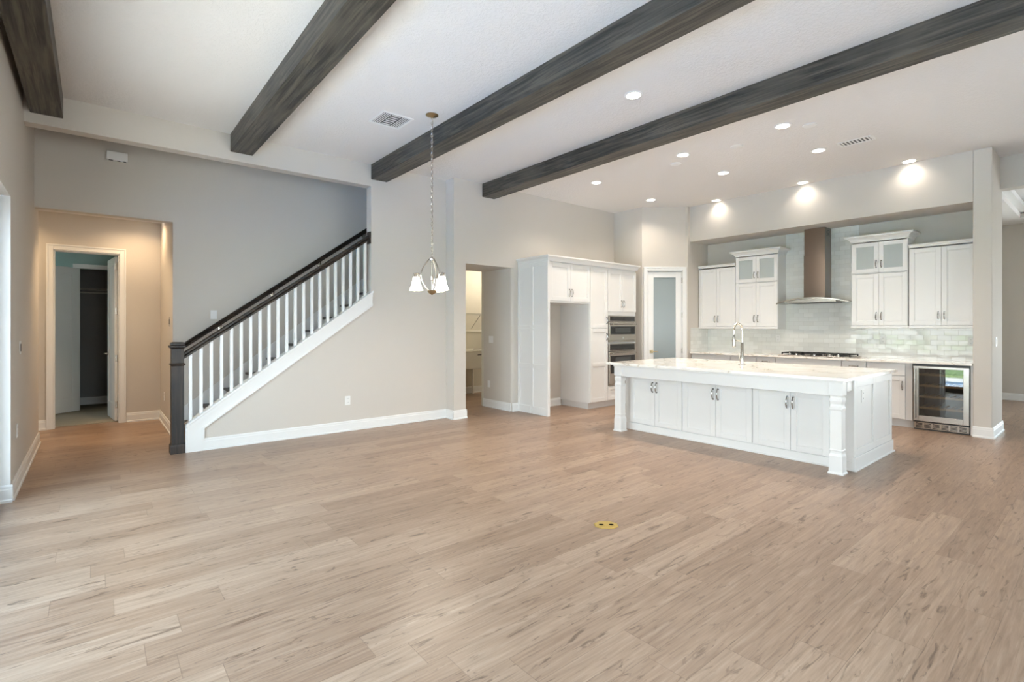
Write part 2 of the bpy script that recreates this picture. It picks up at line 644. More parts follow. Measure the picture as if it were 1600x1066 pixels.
# sliding doors
def slider(name, along, a0, a1, fixed, n, label):
    r = bpy.data.objects.new(name, None)
    C.objects.link(r)
    r['kind'] = 'structure'
    r['label'] = label
    r['category'] = 'door'
    def bx(mb, p0, p1, q0, q1, z0, z1):
        if along == 'y':
            mb.box(q0, q1, p0, p1, z0, z1)
        else:
            mb.box(p0, p1, q0, q1, z0, z1)
        return mb
    f = MB()
    bx(f, a0, a1, fixed - 0.05, fixed + 0.05, 0.0, 0.05)
    bx(f, a0, a1, fixed - 0.05, fixed + 0.05, 2.35, 2.42)
    bx(f, a0, a0 + 0.05, fixed - 0.05, fixed + 0.05, 0.05, 2.35)
    bx(f, a1 - 0.05, a1, fixed - 0.05, fixed + 0.05, 0.05, 2.35)
    obj('door_frame', f, M['frame'], r)
    w_ = (a1 - a0 - 0.1) / n
    for i in range(n):
        p = a0 + 0.05 + i * w_
        d = 0.022 if i % 2 else -0.022
        s_ = MB()
        bx(s_, p, p + 0.07, fixed + d - 0.018, fixed + d + 0.018, 0.05, 2.35)
        bx(s_, p + w_ - 0.07, p + w_, fixed + d - 0.018, fixed + d + 0.018, 0.05, 2.35)
        bx(s_, p + 0.07, p + w_ - 0.07, fixed + d - 0.018, fixed + d + 0.018, 0.05, 0.16)
        bx(s_, p + 0.07, p + w_ - 0.07, fixed + d - 0.018, fixed + d + 0.018, 2.27, 2.35)
        q = obj('sash', s_, M['frame'], r)
        g = MB()
        bx(g, p + 0.07, p + w_ - 0.07, fixed + d - 0.003, fixed + d + 0.003, 0.16, 2.27)
        obj('glass', g, M['glass'], q)
    return r


slider('door_1', 'y', -1.04, 5.60, -0.66, 4, 'black framed sliding glass door in the left wall')
slider('fill_door_2', 'x', 0.2, 5.2, -4.1, 3, 'black framed sliding glass door added behind the room for fill daylight')  # unseen door, added to let fill daylight in from behind the camera
slider('door_3', 'y', -3.84, 0.44, 13.5, 3, 'black framed sliding glass door of the far room')

# header over the stair opening and stair wall below
struct('wall_header', MB().box(XL, 2.94, YS, 6.75, 3.33, CEIL), M['wall'])
STR = 0.7225      # slope of the stair
def zs(x):        # top of stringer
    return 0.31 + STR * (x - 0.78)
m = MB()
m.box(2.94, 4.15, YS, 6.75, 0, CEIL)
m.prism([(0.80, 0), (2.94, 0), (2.94, zs(2.94) - 0.03), (0.80, zs(0.80) - 0.03)], 'y', YS, 6.75)
struct('wall_stair', m, M['wall'])
m = MB()
m.box(0.77, 4.25, 7.70, 7.85, 0, 5.2).box(XL, 0.77, 7.70, 7.82, 2.725, 5.2)
m.box(3.85, 4.0, 6.75, 7.7, 0, 5.2)
struct('wall_stairwell', m, M['wall'])
m = MB()
m.box(XL - 0.2, 4.3, 6.63, 7.9, 5.2, 5.3).box(-2.8, 1.6, 7.82, 12.8, 2.95, 3.05)
m.box(XL - 0.2, 4.3, 6.63, 6.75, CEIL, 5.2)
struct('ceiling_stairwell', m, M['ceiling'])
# hall to the bedroom
m = MB()
m.box(0.77, 0.92, 7.85, 9.4, 0, 2.95)
struct('wall_hall_right', m, M['wall'])
m = MB()
m.box(-2.6, -0.43, 9.26, 9.40, 0, 2.95).box(0.283, 1.2, 9.26, 9.40, 0, 2.95).box(-0.43, 0.283, 9.26, 9.40, 2.445, 2.95)
m.box(-2.75, -2.6, 7.7, 9.40, 0, 2.95).box(-2.6, -0.75, 8.09, 8.24, 0, 2.95)
struct('wall_hall_far', m, M['wall'])
# bedroom and closet
m = MB()
m.box(-2.65, -2.5, 9.40, 10.15, 0, 2.95).box(-2.65, -2.5, 10.7, 12.6, 0, 2.95).box(-2.65, -2.5, 10.15, 10.7, 0, 0.75).box(-2.65, -2.5, 10.15, 10.7, 2.25, 2.95)
m.box(1.2, 1.35, 9.40, 12.6, 0, 2.95)
m.box(-2.5, -0.20, 11.02, 11.14, 0, 2.95).box(0.19, 1.2, 11.02, 11.14, 0, 2.95).box(-0.20, 0.19, 11.02, 11.14, 2.36, 2.95)
struct('wall_bedroom', m, M['bedwall'])
m = MB()
m.box(-1.2, 1.2, 11.78, 11.90, 0, 2.95).box(-1.3, -1.2, 11.14, 11.9, 0, 2.95)
struct('wall_closet', m, M['closet'])
m = MB()
m.box(-2.6, -2.55, 10.15, 10.19, 0.75, 2.25).box(-2.6, -2.55, 10.66, 10.7, 0.75, 2.25).box(-2.6, -2.55, 10.19, 10.66, 0.75, 0.79).box(-2.6, -2.55, 10.19, 10.66, 2.21, 2.25).box(-2.6, -2.55, 10.19, 10.66, 1.48, 1.52)
wi = struct('window_1', m, M['trim'], label='white bedroom window')
obj('glass', MB().box(-2.58, -2.575, 10.19, 10.66, 0.79, 2.21), M['glass'], wi)
# kitchen doorway wall, passage and laundry room
m = MB()
m.box(4.15, 4.365, YK, 7.17, 0, CEIL)
m.box(4.365, 5.42, YK, 7.17, 2.36, CEIL)
r_ = 0.05
arc = [(5.28 + r_ - r_ * math.cos(a), YK + r_ - r_ * math.sin(a)) for a in [i * PI / 16 for i in range(9)]]
m.prism(arc + [(5.42, YK), (5.42, 7.17), (5.28, 7.17)], 'z', 0, 2.36)
m.box(5.42, 8.03, YK, 6.52, 0, CEIL)
struct('wall_kitchen_left', m, M['wall'])
m = MB()
m.box(4.05, 7.2, 8.74, 8.86, 0, 2.75).box(4.05, 4.2, 7.17, 8.74, 0, 2.75).box(7.1, 7.22, 7.17, 8.74, 0, 2.75)
m.box(4.25, 4.365, 7.17, 7.23, 0, 2.75).box(5.28, 7.2, 7.17, 7.23, 0, 2.75).box(4.05, 7.22, 7.17, 8.86, 2.75, 2.85)
struct('wall_laundry', m, M['cream'])
# corner pantry: short wall, diagonal wall with a door, return
A_ = Vector((7.89, 5.725))
B_ = Vector((8.565, 5.15))
m = MB()
m.box(A_.x, A_.x + 0.12, A_.y, YK, 0, CEIL)
m.box(8.50, XS, YN, 5.24, 0, CEIL)
struct('wall_pantry_side', m, M['wall'])
DL = (B_ - A_).length
DA = math.atan2(B_.y - A_.y, B_.x - A_.x)
dm = Matrix.Translation((A_.x, A_.y, 0)) @ Matrix.Rotation(DA, 4, 'Z')
m = MB()
m.box(0, 0.098, 0, 0.11, 0, CEIL, dm).box(0.752, DL, 0, 0.11, 0, CEIL, dm).box(0.098, 0.752, 0, 0.11, 2.44, CEIL, dm)
struct('wall_pantry', m, M['wall'])
# niche with soffit and the column at its right
struct('wall_soffit', MB().box(XS, XK, 1.21, YN, ZS, CEIL), M['wall'])
m = MB()
m.box(XK, XK + 0.15, 1.21, 5.3, 0, CEIL).box(XS, XK, YN, 5.3, 0, CEIL)
m.box(9.36, 9.46, 1.8, 6.75, 0, CEIL).box(4.2, 9.46, 6.62, 6.75, 2.86, CEIL).box(7.22, 9.46, 6.5, 6.75, 0, CEIL)
struct('wall_kitchen', m, M['wall'])
m = MB()
q_ = 0.02
m.box(XS, XK + 0.2, 1.03, 1.21, 0, CEIL)
struct('wall_column', m, M['wall'], bevel=0.012)
struct('wall_far_header', MB().box(9.22, 9.40, -4, 1.03, 3.21, CEIL), M['wall'])
# tile
m = MB()
m.box(XK - 0.008, XK, 1.21, YN, 0.925, 1.40).box(XK - 0.008, XK, 2.62, 3.70, 1.40, ZS)
struct('wall_backsplash', m, M['tile_y'], label='glossy pale subway tile backsplash')
struct('wall_backsplash_side', MB().box(XS + 0.01, XK - 0.008, YN - 0.008, YN, 0.925, 1.37), M['tile_x'], label='subway tile on the left return of the kitchen niche')


# baseboards: tall board with a small stepped cap and shoe
def base_run(mb, x0, y0, x1, y1, nx, ny, h=0.135):
    """board along a wall from (x0,y0) to (x1,y1); (nx,ny) points into the room"""
    prof = [(0, 0), (0.024, 0), (0.024, 0.018), (0.015, 0.024), (0.015, h - 0.035), (0.011, h - 0.028), (0.011, h - 0.012), (0.006, h), (0, h)]
    rings = []
    for (px, py) in ((x0, y0), (x1, y1)):
        rings.append([(px + nx * d, py + ny * d, z) for d, z in prof])
    mb.rings(rings)
    return mb


m = MB()
m.box(-0.74, XL + 0.001, 5.636, 5.649, 0, 2.43)
base_run(m, -0.60, 5.636, XL + 0.014, 5.636, 0, -1)
struct('trim_2', m, M['trim'], label='white jamb trim of the sliding door')
struct('baseboard_left', base_run(MB(), XL, 5.65, XL, 8.25, 1, 0), M['trim'])
m = base_run(MB(), 0.95, YS, 4.15, YS, 0, -1)
base_run(m, 4.15, YS, 4.15, YK - 0.014, -1, 0)
base_run(m, 4.135, YK, 4.38, YK, 0, -1)
base_run(m, 4.365, YK - 0.014, 4.365, 7.17, 1, 0)
struct('baseboard_stair', m, M['trim'])
m = base_run(MB(), 5.28, YK + 0.03, 5.28, 7.17, -1, 0)
base_run(m, 5.28, YK, 5.41, YK, 0, -1)
base_run(m, 5.46, YK, 6.39, YK, 0, -1)
struct('baseboard_kitchen', m, M['trim'])
m = base_run(MB(), 0.77, 7.70, 0.77, 9.26, -1, 0)
base_run(m, 0.36, 9.26, 0.77, 9.26, 0, -1)
base_run(m, -1.6, 9.26, -0.50, 9.26, 0, -1)
struct('baseboard_hall', m, M['trim'])
m = base_run(MB(), -1.2, 11.78, 1.2, 11.78, 0, -1)
struct('baseboard_closet', m, M['trim'])
struct('baseboard_laundry', base_run(MB(), 4.4, 8.74, 7.1, 8.74, 0, -1), M['trim'])
m = base_run(MB(), XS, 1.016, XS, 1.21, -1, 0)
base_run(m, XS - 0.014, 1.03, XK + 0.2, 1.03, 0, -1)
struct('baseboard_column', m, M['trim'])
m = base_run(MB(), XF, 0.5, XF, 1.8, -1, 0)
struct('baseboard_far', m, M['trim'])


# door casings
def casing(mb, x0, x1, z1, w_=0.072, t=0.02, mat_=None, y=0.0):
    mb.box(x0 - w_, x0, y - t, y, 0, z1 + w_, mat_).box(x1, x1 + w_, y - t, y, 0, z1 + w_, mat_).box(x0, x1, y - t, y, z1, z1 + w_, mat_)
    mb.box(x0 - w_, x0 - w_ + 0.02, y - t - 0.008, y - t, 0, z1 + w_ - 0.02, mat_).box(x1 + w_ - 0.02, x1 + w_, y - t - 0.008, y - t, 0, z1 + w_ - 0.02, mat_)
    mb.box(x0 - w_, x1 + w_, y - t - 0.008, y - t, z1 + w_ - 0.02, z1 + w_, mat_)
    return mb


m = casing(MB(), -0.43, 0.283, 2.445, y=9.26)
m.box(-0.43, -0.415, 9.26, 9.40, 0, 2.445).box(0.268, 0.283, 9.26, 9.40, 0, 2.445).box(-0.43, 0.283, 9.26, 9.40, 2.43, 2.445)
struct('trim_3', m, M['trim'], bevel=0.003, label='white door casing at the end of the hall')
m = casing(MB(), 0.098, 0.752, 2.44, mat_=dm)
m.box(0.098, 0.112, 0, 0.11, 0, 2.44, dm).box(0.738, 0.752, 0, 0.11, 0, 2.44, dm).box(0.098, 0.752, 0, 0.11, 2.426, 2.44, dm)
struct('trim_4', m, M['trim'], bevel=0.003, label='white casing around the pantry door')
m = casing(MB(), -0.20, 0.19, 2.36, y=11.02)
m.box(-0.20, -0.185, 11.02, 11.14, 0, 2.36).box(0.175, 0.19, 11.02, 11.14, 0, 2.36)
struct('trim_5', m, M['trim'], label='white casing of the bedroom closet')


# ------------------------------------------------------------------ doors with panels
def panel_door(name, w_, h_, loc, rotz, label, glass=None, y_flip=False, t=0.036, st=0.115, z0=0.012):
    """hinged at local x = 0, leaf runs along +x; y = 0..t"""
    r = bpy.data.objects.new(name, None)
    C.objects.link(r)
    r.location = loc
    r.rotation_euler = (0, 0, rotz)
    r['kind'] = 'structure'
    r['label'] = label
    r['category'] = 'door'
    mb = MB()
    mb.box(0, st, 0, t, z0, h_).box(w_ - st, w_, 0, t, z0, h_).box(st, w_ - st, 0, t, h_ - st, h_).box(st, w_ - st, 0, t, z0, 0.25)
    if not glass:
        mb.box(st, w_ - st, 0.011, t - 0.011, 0.25, h_ - st)
    obj('leaf', mb, M['trim'], r, bevel=0.004)
    if glass:
        obj('glass', MB().box(st, w_ - st, t / 2 - 0.004, t / 2 + 0.004, 0.25, h_ - st), glass, r)
    return r


def lever(r, x, z, y, sgn, mtl, dirx=-1, sq=False):
    mb = MB()
    if sq:
        mb.box(x - 0.033, x + 0.033, y, y + sgn * 0.008, z - 0.033, z + 0.033)
    else:
        mb.tube([(x, y, z), (x, y + sgn * 0.01, z)], 0.03, 20)
    mb.tube([(x, y, z), (x, y + sgn * 0.05, z)], 0.011, 12)
    mb.tube([(x, y + sgn * 0.05, z), (x + dirx * 0.06, y + sgn * 0.052, z), (x + dirx * 0.11, y + sgn * 0.046, z)], [0.011, 0.009, 0.007], 10)
    return obj('handle', mb, mtl, r, smooth=True)


def hinges(r, x, ys, zs_, mtl):
    for z in zs_:
        mb = MB()
        mb.cyl((x, ys, z - 0.05), (x, ys, z + 0.05), 0.008, 10)
        mb.box(x - 0.004, x + 0.004, ys, ys + 0.03, z - 0.045, z + 0.045)
        obj('hinge', mb, mtl, r)


# pantry door (frosted), hinge on the right
pd = panel_door('door_4', 0.622, 2.42, (A_.x, A_.y, 0), DA, 'white pantry door with a tall frosted glass pane', M['frost'], st=0.105)
for ch in pd.children:
    ch.location = (0.114, 0.012, 0)
lv = lever(pd, 0.06 + 0.114, 0.93, 0.012, -1, M['bronze'], 1, True)
hinges(pd, 0.742, 0.0, (0.3, 0.95, 1.61, 2.26), M['nickel'])
# bedroom door, opened inward, hinge on right jamb
bd = panel_door('door_5', 0.69, 2.42, (0.266, 9.41, 0), math.radians(96), 'white hall door standing open into the bedroom', None)
lever(bd, 0.62, 0.98, 0.036, 1, M['nickel'], -1)
hinges(bd, 0.0, 0.0, (0.25, 0.93, 1.62, 2.28), M['nickel'])
# closet door, swung open against the bedroom wall
cd = panel_door('door_6', 0.62, 2.36, (-0.205, 10.99, 0), math.radians(180 + 36), 'white one panel closet door standing open in the bedroom', None)
# closet shelf and rod
t = thing('closet_shelf', 'wire shelf with hanging rod inside the dark bedroom closet', 'shelf', (0, 11.5, 2.06))
mb = MB()
for i in range(9):
    mb.cyl((-1.15, -0.06 + i * 0.04, 0), (1.15, -0.06 + i * 0.04, 0), 0.004, 6)
mb.cyl((-1.15, -0.07, -0.03), (1.15, -0.07, -0.03), 0.005, 6)
obj('wire_deck', mb, M['shelfwire'], t)
obj('hanging_rod', MB().cyl((-1.15, -0.05, -0.075), (1.15, -0.05, -0.075), 0.014, 12), M['shelfwire'], t)

# ------------------------------------------------------------------ ceiling beams
blab = [(-0.47, YS, 'dark stained wood ceiling beam tight against the left wall'),
        (1.215, YS, 'dark stained ceiling beam ending on the header above the stair opening'),
        (2.938, YS, 'dark stained ceiling beam passing behind the chandelier chain'),
        (4.675, YK, 'dark stained ceiling beam nearest the kitchen, ending above the doorway')]
for bx_, ye, lb in blab:
    o = obj('ceiling_beam', MB().box(0, 0.236, -3.99, ye, 0, 0.205), M['beam'], bevel=0.004)
    o.location = (bx_, 0, CEIL - 0.205)
    tag(o, lb, 'beam', 'dark wood beams across the ceiling')

# ------------------------------------------------------------------ staircase
RISE, RUN, X0 = 0.192, 0.262, 0.838
st = thing('staircase', 'staircase with dark treads and white risers behind the baluster railing', 'staircase', (X0, 7.2, 0))
for k in range(1, 13):
    x = (k - 1) * RUN
    if X0 + x + 0.3 > 3.84:
        break
    obj('tread', MB().box(x - 0.03, x + RUN + 0.01, -0.445, 0.475, k * RISE - 0.03, k * RISE), M['tread'], st, bevel=0.006)
    obj('riser', MB().box(x, x + 0.018, -0.445, 0.475, (k - 1) * RISE, k * RISE - 0.03), M['trim'], st)
def zk(x):
    return 0.44 + 0.745 * (x - 0.983)
mb = MB().prism([(0.80 - X0, 0), (1.1 - X0, 0), (3.84 - X0, zk(3.84) - 0.35), (3.84 - X0, zk(3.84)), (0.80 - X0, zk(0.80))], 'y', 0.478, 0.498)
obj('skirt_board', mb, M['trim'], st)
# white stringer on the room face
mb = MB()
sl = [(0.79, 0), (0.95, 0), (0.95, 0.255), (2.955, zs(2.955) - 0.195), (2.955, zs(2.955) - 0.02), (0.79, zs(0.79) - 0.02)]
mb.prism([(a - X0, b) for a, b in sl], 'y', -0.618, -0.601)
# inner bead following the board edge
mb.prism([(0.93 - X0, 0.135), (0.955 - X0, 0.135), (0.955 - X0, 0.25), (2.955 - X0, zs(2.955) - 0.20), (2.955 - X0, zs(2.955) - 0.17), (0.93 - X0, 0.255)], 'y', -0.625, -0.618)
mb.prism([(0.79 - X0, zs(0.79) - 0.075), (2.955 - X0, zs(2.955) - 0.075), (2.955 - X0, zs(2.955) - 0.02), (0.79 - X0, zs(0.79) - 0.02)], 'y', -0.627, -0.618)
mb.box(0.775 - X0, 0.789 - X0, -0.618, -0.48, 0, zs(0.775) - 0.03)
obj('stringer', mb, M['trim'], st)
mb = MB().prism([(0.775 - X0, zs(0.775) - 0.028), (2.965 - X0, zs(2.965) - 0.028), (2.965 - X0, zs(2.965)), (0.775 - X0, zs(0.775))], 'y', -0.635, -0.47)
obj('stringer_cap', mb, M['trim'], st, bevel=0.004)

YB = 6.655
sr = thing('stair_railing', 'dark handrail and newel post with white square balusters on the open stair side', 'railing', (0.705, YB, 0))
mb = MB()
mb.squares([(0.069, 0), (0.069, 0.085), (0.066, 0.10), (0.058, 0.105), (0.058, 0.962), (0.064, 0.968), (0.072, 0.978), (0.064, 0.988), (0.058, 0.992), (0.058, 1.15), (0.064, 1.156), (0.078, 1.166), (0.078, 1.182), (0.064, 1.192), (0.062, 1.215), (0.05, 1.222)])
obj('newel_post', mb, M['newel'], sr, bevel=0.002)
def zr(x):   # top of handrail
    return 1.125 + 0.718 * (x - 0.783)
hp = [(-0.032, -0.078), (0.032, -0.078), (0.032, -0.056), (0.024, -0.046), (0.034, -0.034), (0.034, -0.014), (0.022, 0.0), (-0.022, 0.0), (-0.034, -0.014), (-0.034, -0.034), (-0.024, -0.046), (-0.032, -0.056)]
mb = MB().rings([[(x - 0.705, a, zr(x) + b) for a, b in hp] for x in (0.77, 2.93)])
obj('handrail', mb, M['rail'], sr)
mb = MB().box(2.925 - 0.705, 2.945 - 0.705, -0.052, 0.052, zr(2.93) - 0.125, zr(2.93) + 0.04)
obj('rosette', mb, M['rail'], sr, bevel=0.004)
for i in range(21):
    x = 0.828 + 0.1022 * i
    b = 0.016
    mb = MB()
    mb.rings([[(x - b - 0.705, -b, zs(x - b)), (x + b - 0.705, -b, zs(x + b)), (x + b - 0.705, b, zs(x + b)), (x - b - 0.705, b, zs(x - b))],
              [(x - b - 0.705, -b, zr(x - b) - 0.076), (x + b - 0.705, -b, zr(x + b) - 0.076), (x + b - 0.705, b, zr(x + b) - 0.076), (x - b - 0.705, b, zr(x - b) - 0.076)]])
    obj('baluster', mb, M['trim'], sr)
wr = thing('wall_handrail', 'dark wall-mounted handrail running up the back wall of the stair', 'handrail', (0.90, 7.62, 1.0))
def zw(x):
    return 1.200 + 0.725 * (x - 0.897)
hp2 = [(-0.026, -0.072), (0.026, -0.072), (0.030, -0.05), (0.022, -0.04), (0.030, -0.02), (0.02, 0.0), (-0.02, 0.0), (-0.030, -0.02), (-0.022, -0.04), (-0.030, -0.05)]
mb = MB().rings([[(x - 0.90, a, zw(x) + b - 1.0) for a, b in hp2] for x in (0.88, 3.83)])
obj('handrail', mb, M['rail'], wr)
for x in (1.3, 1.95, 2.6, 3.3):
    mb = MB().tube([(x - 0.9, 0, zw(x) - 1.072), (x - 0.9, 0.03, zw(x) - 1.115), (x - 0.9, 0.078, zw(x) - 1.12)], 0.008, 8).cyl((x - 0.9, 0.072, zw(x) - 1.12), (x - 0.9, 0.08, zw(x) - 1.12), 0.028, 14)
    obj('bracket', mb, M['nickel'], wr)


# ------------------------------------------------------------------ cabinet parts
def pull(parent, x, z, y, L=0.115, vertical=True, r=0.0055, d=0.03):
    """arched pull with two feet on the face at y, sticking out towards -y"""
    pts, rad = [], []
    n = 10
    for i in range(n + 1):
        a = i / n
        s = (a - 0.5) * L
        out = d * (0.55 + 0.45 * math.sin(PI * a))
        pts.append((x, y - out, z + s) if vertical else (x + s, y - out, z))
        rad.append(r * (0.75 + 0.5 * math.sin(PI * a)))
    mb = MB().tube(pts, rad, 8)
    for s in (-0.5, 0.5):
        p = (x, y, z + s * L * 0.96) if vertical else (x + s * L * 0.96, y, z)
        q = (p[0], y - d * 0.6, p[2])
        mb.cyl(p, q, r * 0.95, 8)
        mb.cyl(p, (p[0], y - 0.005, p[2]), r * 1.7, 10)
    return obj('handle', mb, M['pull'], parent, smooth=True)


def shaker(parent, x0, x1, z0, z1, y=0.0, t=0.02, st=0.058, mid=None, glass=None, name='door', mtl=None):
    """framed door, outer face at y - t, with a recessed panel and a small inner bead"""
    mb = MB()
    f, b = y - t, y
    mb.box(x0, x0 + st, f, b, z0, z1).box(x1 - st, x1, f, b, z0, z1)
    mb.box(x0 + st, x1 - st, f, b, z1 - st, z1).box(x0 + st, x1 - st, f, b, z0, z0 + st)
    spans = [(z0 + st, z1 - st)]
    if mid:
        mb.box(x0 + st, x1 - st, f, b, mid - st / 2, mid + st / 2)
        spans = [(z0 + st, mid - st / 2), (mid + st / 2, z1 - st)]
    for a, c in spans:
        if not glass:
            mb.box(x0 + st, x1 - st, f + 0.011, b, a, c)
            g = 0.008
            mb.box(x0 + st, x0 + st + g, f + 0.005, b, a, c).box(x1 - st - g, x1 - st, f + 0.005, b, a, c)
            mb.box(x0 + st + g, x1 - st - g, f + 0.005, b, a, a + g).box(x0 + st + g, x1 - st - g, f + 0.005, b, c - g, c)
    o = obj(name, mb, mtl or M['cab'], parent, bevel=0.0022)
    if glass:
        obj('glass', MB().box(x0 + st, x1 - st, y - 0.012, y - 0.008, z0 + st, z1 - st), glass, o)
    return o


def crown(parent, w_, z, d, proj, h, left=True, right=True, y0=0.0, name='crown'):
    """stepped and coved crown around the front and the free ends"""
    prof = [(0.0, 0.0), (0.006, 0.0), (0.010, h * 0.18), (proj * 0.35, h * 0.45), (proj * 0.62, h * 0.62), (proj * 0.9, h * 0.72), (proj, h * 0.78), (proj, h), (0, h)]
    rings = []
    pth = []
    if left:
        pth += [(0, d, -1, 0), (0, y0, -1, -1)]
    else:
        pth += [(0, y0, 0, -1)]
    if right:
        pth += [(w_, y0, 1, -1), (w_, d, 1, 0)]
    else:
        pth += [(w_, y0, 0, -1)]
    for x, y, nx, ny in pth:
        rings.append([(x + nx * p, y + ny * p, z + q) for p, q in prof])
    mb = MB().rings(rings)
    mb.box(0, w_, y0, d, z, z + h - 0.004)
    return obj(name, mb, M['cab'], parent)


WEST = -PI / 2    # cabinets that face the camera side of the room


def upper(name, label, yl, wd, z0, zt, tiers, cr, group='white upper cabinets on the kitchen wall', ends=(True, True)):
    D = XK - 0.002 - 8.885
    r = thing(name, label, 'cabinet', (8.885, yl, z0), WEST, group)
    h = zt - z0
    tk = 0.018
    mb = MB()
    mb.box(0, tk, 0, D, 0, h).box(wd - tk, wd, 0, D, 0, h).box(tk, wd - tk, D - 0.012, D, 0, h)
    mb.box(tk, wd - tk, 0, D, 0.03, 0.03 + tk).box(tk, wd - tk, 0, D, h - tk, h)
    # face frame
    mb.box(tk, 0.04, 0, 0.02, 0, h).box(wd - 0.04, wd - tk, 0, 0.02, 0, h).box(0.04, wd - 0.04, 0, 0.02, h - 0.05, h)
    mb.box(wd / 2 - 0.02, wd / 2 + 0.02, 0, 0.02, 0, h)
    for (a, b, kind) in tiers[1:]:
        mb.box(tk, wd - tk, 0, D - 0.012, a - z0 - 0.014, a - z0 + 0.004)
    obj('carcass', mb, M['cab'], r, bevel=0.0015)
    if any(k == 'glass' for _, _, k in tiers):
        a, b, _ = tiers[-1]
        q = MB().box(tk, wd - tk, D - 0.016, D - 0.0125, a - z0 + 0.005, h - tk)
        obj('interior_back', q, M['cabin'], r)
        q = MB().box(tk, wd - tk, 0.03, D - 0.02, a - z0 + 0.12, a - z0 + 0.126)
        obj('glass_shelf', q, M['cabglass'], r)
    # light rail below
    obj('light_rail', MB().box(-0.004, wd + 0.004, -0.026, 0.03, -0.004, 0.032), M['cab'], r, bevel=0.006)
    for ti, (a, b, kind) in enumerate(tiers):
        g = 0.003
        for side in (0, 1):
            x0 = 0.004 if side == 0 else wd / 2 + g / 2
            x1 = wd / 2 - g / 2 if side == 0 else wd - 0.004
            d = shaker(r, x0, x1, a - z0, b - z0, 0.0, glass=M['cabglass'] if kind == 'glass' else None)
            hx = x1 - 0.03 if side == 0 else x0 + 0.03
            hz = (a - z0 + 0.135) if kind != 'glass' else (a - z0 + 0.12)
            pull(d, hx, hz, -0.02, 0.115 if kind != 'glass' else 0.10)
    crown(r, wd, h, D, cr[0], cr[1], ends[0], ends[1], -0.02)
    return r


upper('upper_cabinet', 'white two-door upper cabinet at left end of the kitchen wall, beside the pantry', 5.145, 0.715, 1.36, 2.49,
      [(1.398, 2.47, 'solid')], (0.022, 0.05), ends=(False, False))
upper('glass_top_cabinet', 'tall white upper cabinet with glass top doors, left of the range hood', 4.425, 0.725, 1.36, 2.635,
      [(1.398, 2.155, 'solid'), (2.175, 2.622, 'glass')], (0.075, 0.095))
upper('glass_top_cabinet', 'tall white upper cabinet with glass top doors, right of the range hood', 2.625, 0.69, 1.375, 2.655,
      [(1.413, 2.175, 'solid'), (2.195, 2.64, 'glass')], (0.075, 0.095))
upper('upper_cabinet', 'white two-door upper cabinet above the wine cooler, against the column', 1.925, 0.712, 1.375, 2.50,
      [(1.413, 2.485, 'solid')], (0.022, 0.05), ends=(False, False))

# ------------------------------------------------------------------ base cabinets along the kitchen wall
XB = 8.64
CT = 0.925


def base_unit(name, label, yl, wd, fronts, group='white base cabinets under the kitchen worktop'):
    r = thing(name, label, 'cabinet', (XB, yl, 0), WEST, group)
    D = XK - 0.01 - XB
    mb = MB().box(0, wd, 0, D, 0.105, CT - 0.032)
    obj('carcass', mb, M['cab'], r, bevel=0.0015)
    obj('toe_kick', MB().box(0, wd, 0.06, D, 0, 0.105), M['cab'], r)
    for kind, x0, x1, z0, z1 in fronts:
        if kind == 'drawer':
            d = obj('drawer', MB().box(x0, x1, -0.02, 0, z0, z1), M['cab'], r, bevel=0.003)
            pull(d, (x0 + x1) / 2, (z0 + z1) / 2 + 0.02, -0.02, 0.11, False)
        elif kind == 'plain':
            obj('drawer', MB().box(x0, x1, -0.02, 0, z0, z1), M['cab'], r, bevel=0.003)
        else:
            d = shaker(r, x0, x1, z0, z1)
            pull(d, x1 - 0.03 if kind == 'door' else x0 + 0.03, z1 - 0.13, -0.02)
    return r


def fr2(wd):
    h = wd / 2
    return [('plain', 0.004, wd - 0.004, 0.715, 0.875), ('door', 0.004, h - 0.002, 0.115, 0.705), ('door_r', h + 0.002, wd - 0.004, 0.115, 0.705)]


def fr1(wd, k='door'):
    return [('drawer', 0.004, wd - 0.004, 0.715, 0.875), (k, 0.004, wd - 0.004, 0.115, 0.705)]


base_unit('base_cabinet', 'white corner base cabinet under the worktop at the left end of the niche', 5.145, 0.745, fr2(0.745))
base_unit('base_cabinet', 'white base cabinet under the worktop, seen past the faucet', 4.395, 0.45, [('plain', 0.004, 0.446, 0.715, 0.875), ('door', 0.004, 0.446, 0.115, 0.705)])
base_unit('drawer_cabinet', 'narrow white drawer base cabinet just left of the cooktop', 3.94, 0.305, fr1(0.305))
base_unit('cooktop_cabinet', 'wide white base cabinet directly beneath the gas cooktop', 3.63, 0.945, fr2(0.945))
base_unit('drawer_cabinet', 'narrow white drawer base cabinet just right of the cooktop', 2.68, 0.31, fr1(0.31))
base_unit('base_cabinet', 'white base cabinet with drawer over door, left of the wine cooler', 2.365, 0.53,
          [('plain', 0.004, 0.452, 0.715, 0.875), ('door', 0.004, 0.452, 0.115, 0.705)])
o = obj('end_panel', MB().box(XB - 0.02, XK - 0.01, 1.213, 1.236, 0, CT - 0.03), M['cab'])
tag(o, 'white end panel between the wine cooler and the column', 'panel')
mb = MB().box(XS - 0.03, XK - 0.009, 1.212, YN - 0.009, CT - 0.03, CT)
o = obj('kitchen_worktop', mb, M['quartz'], bevel=0.004)
tag(o, 'veined pale quartz worktop running along the kitchen wall', 'worktop')

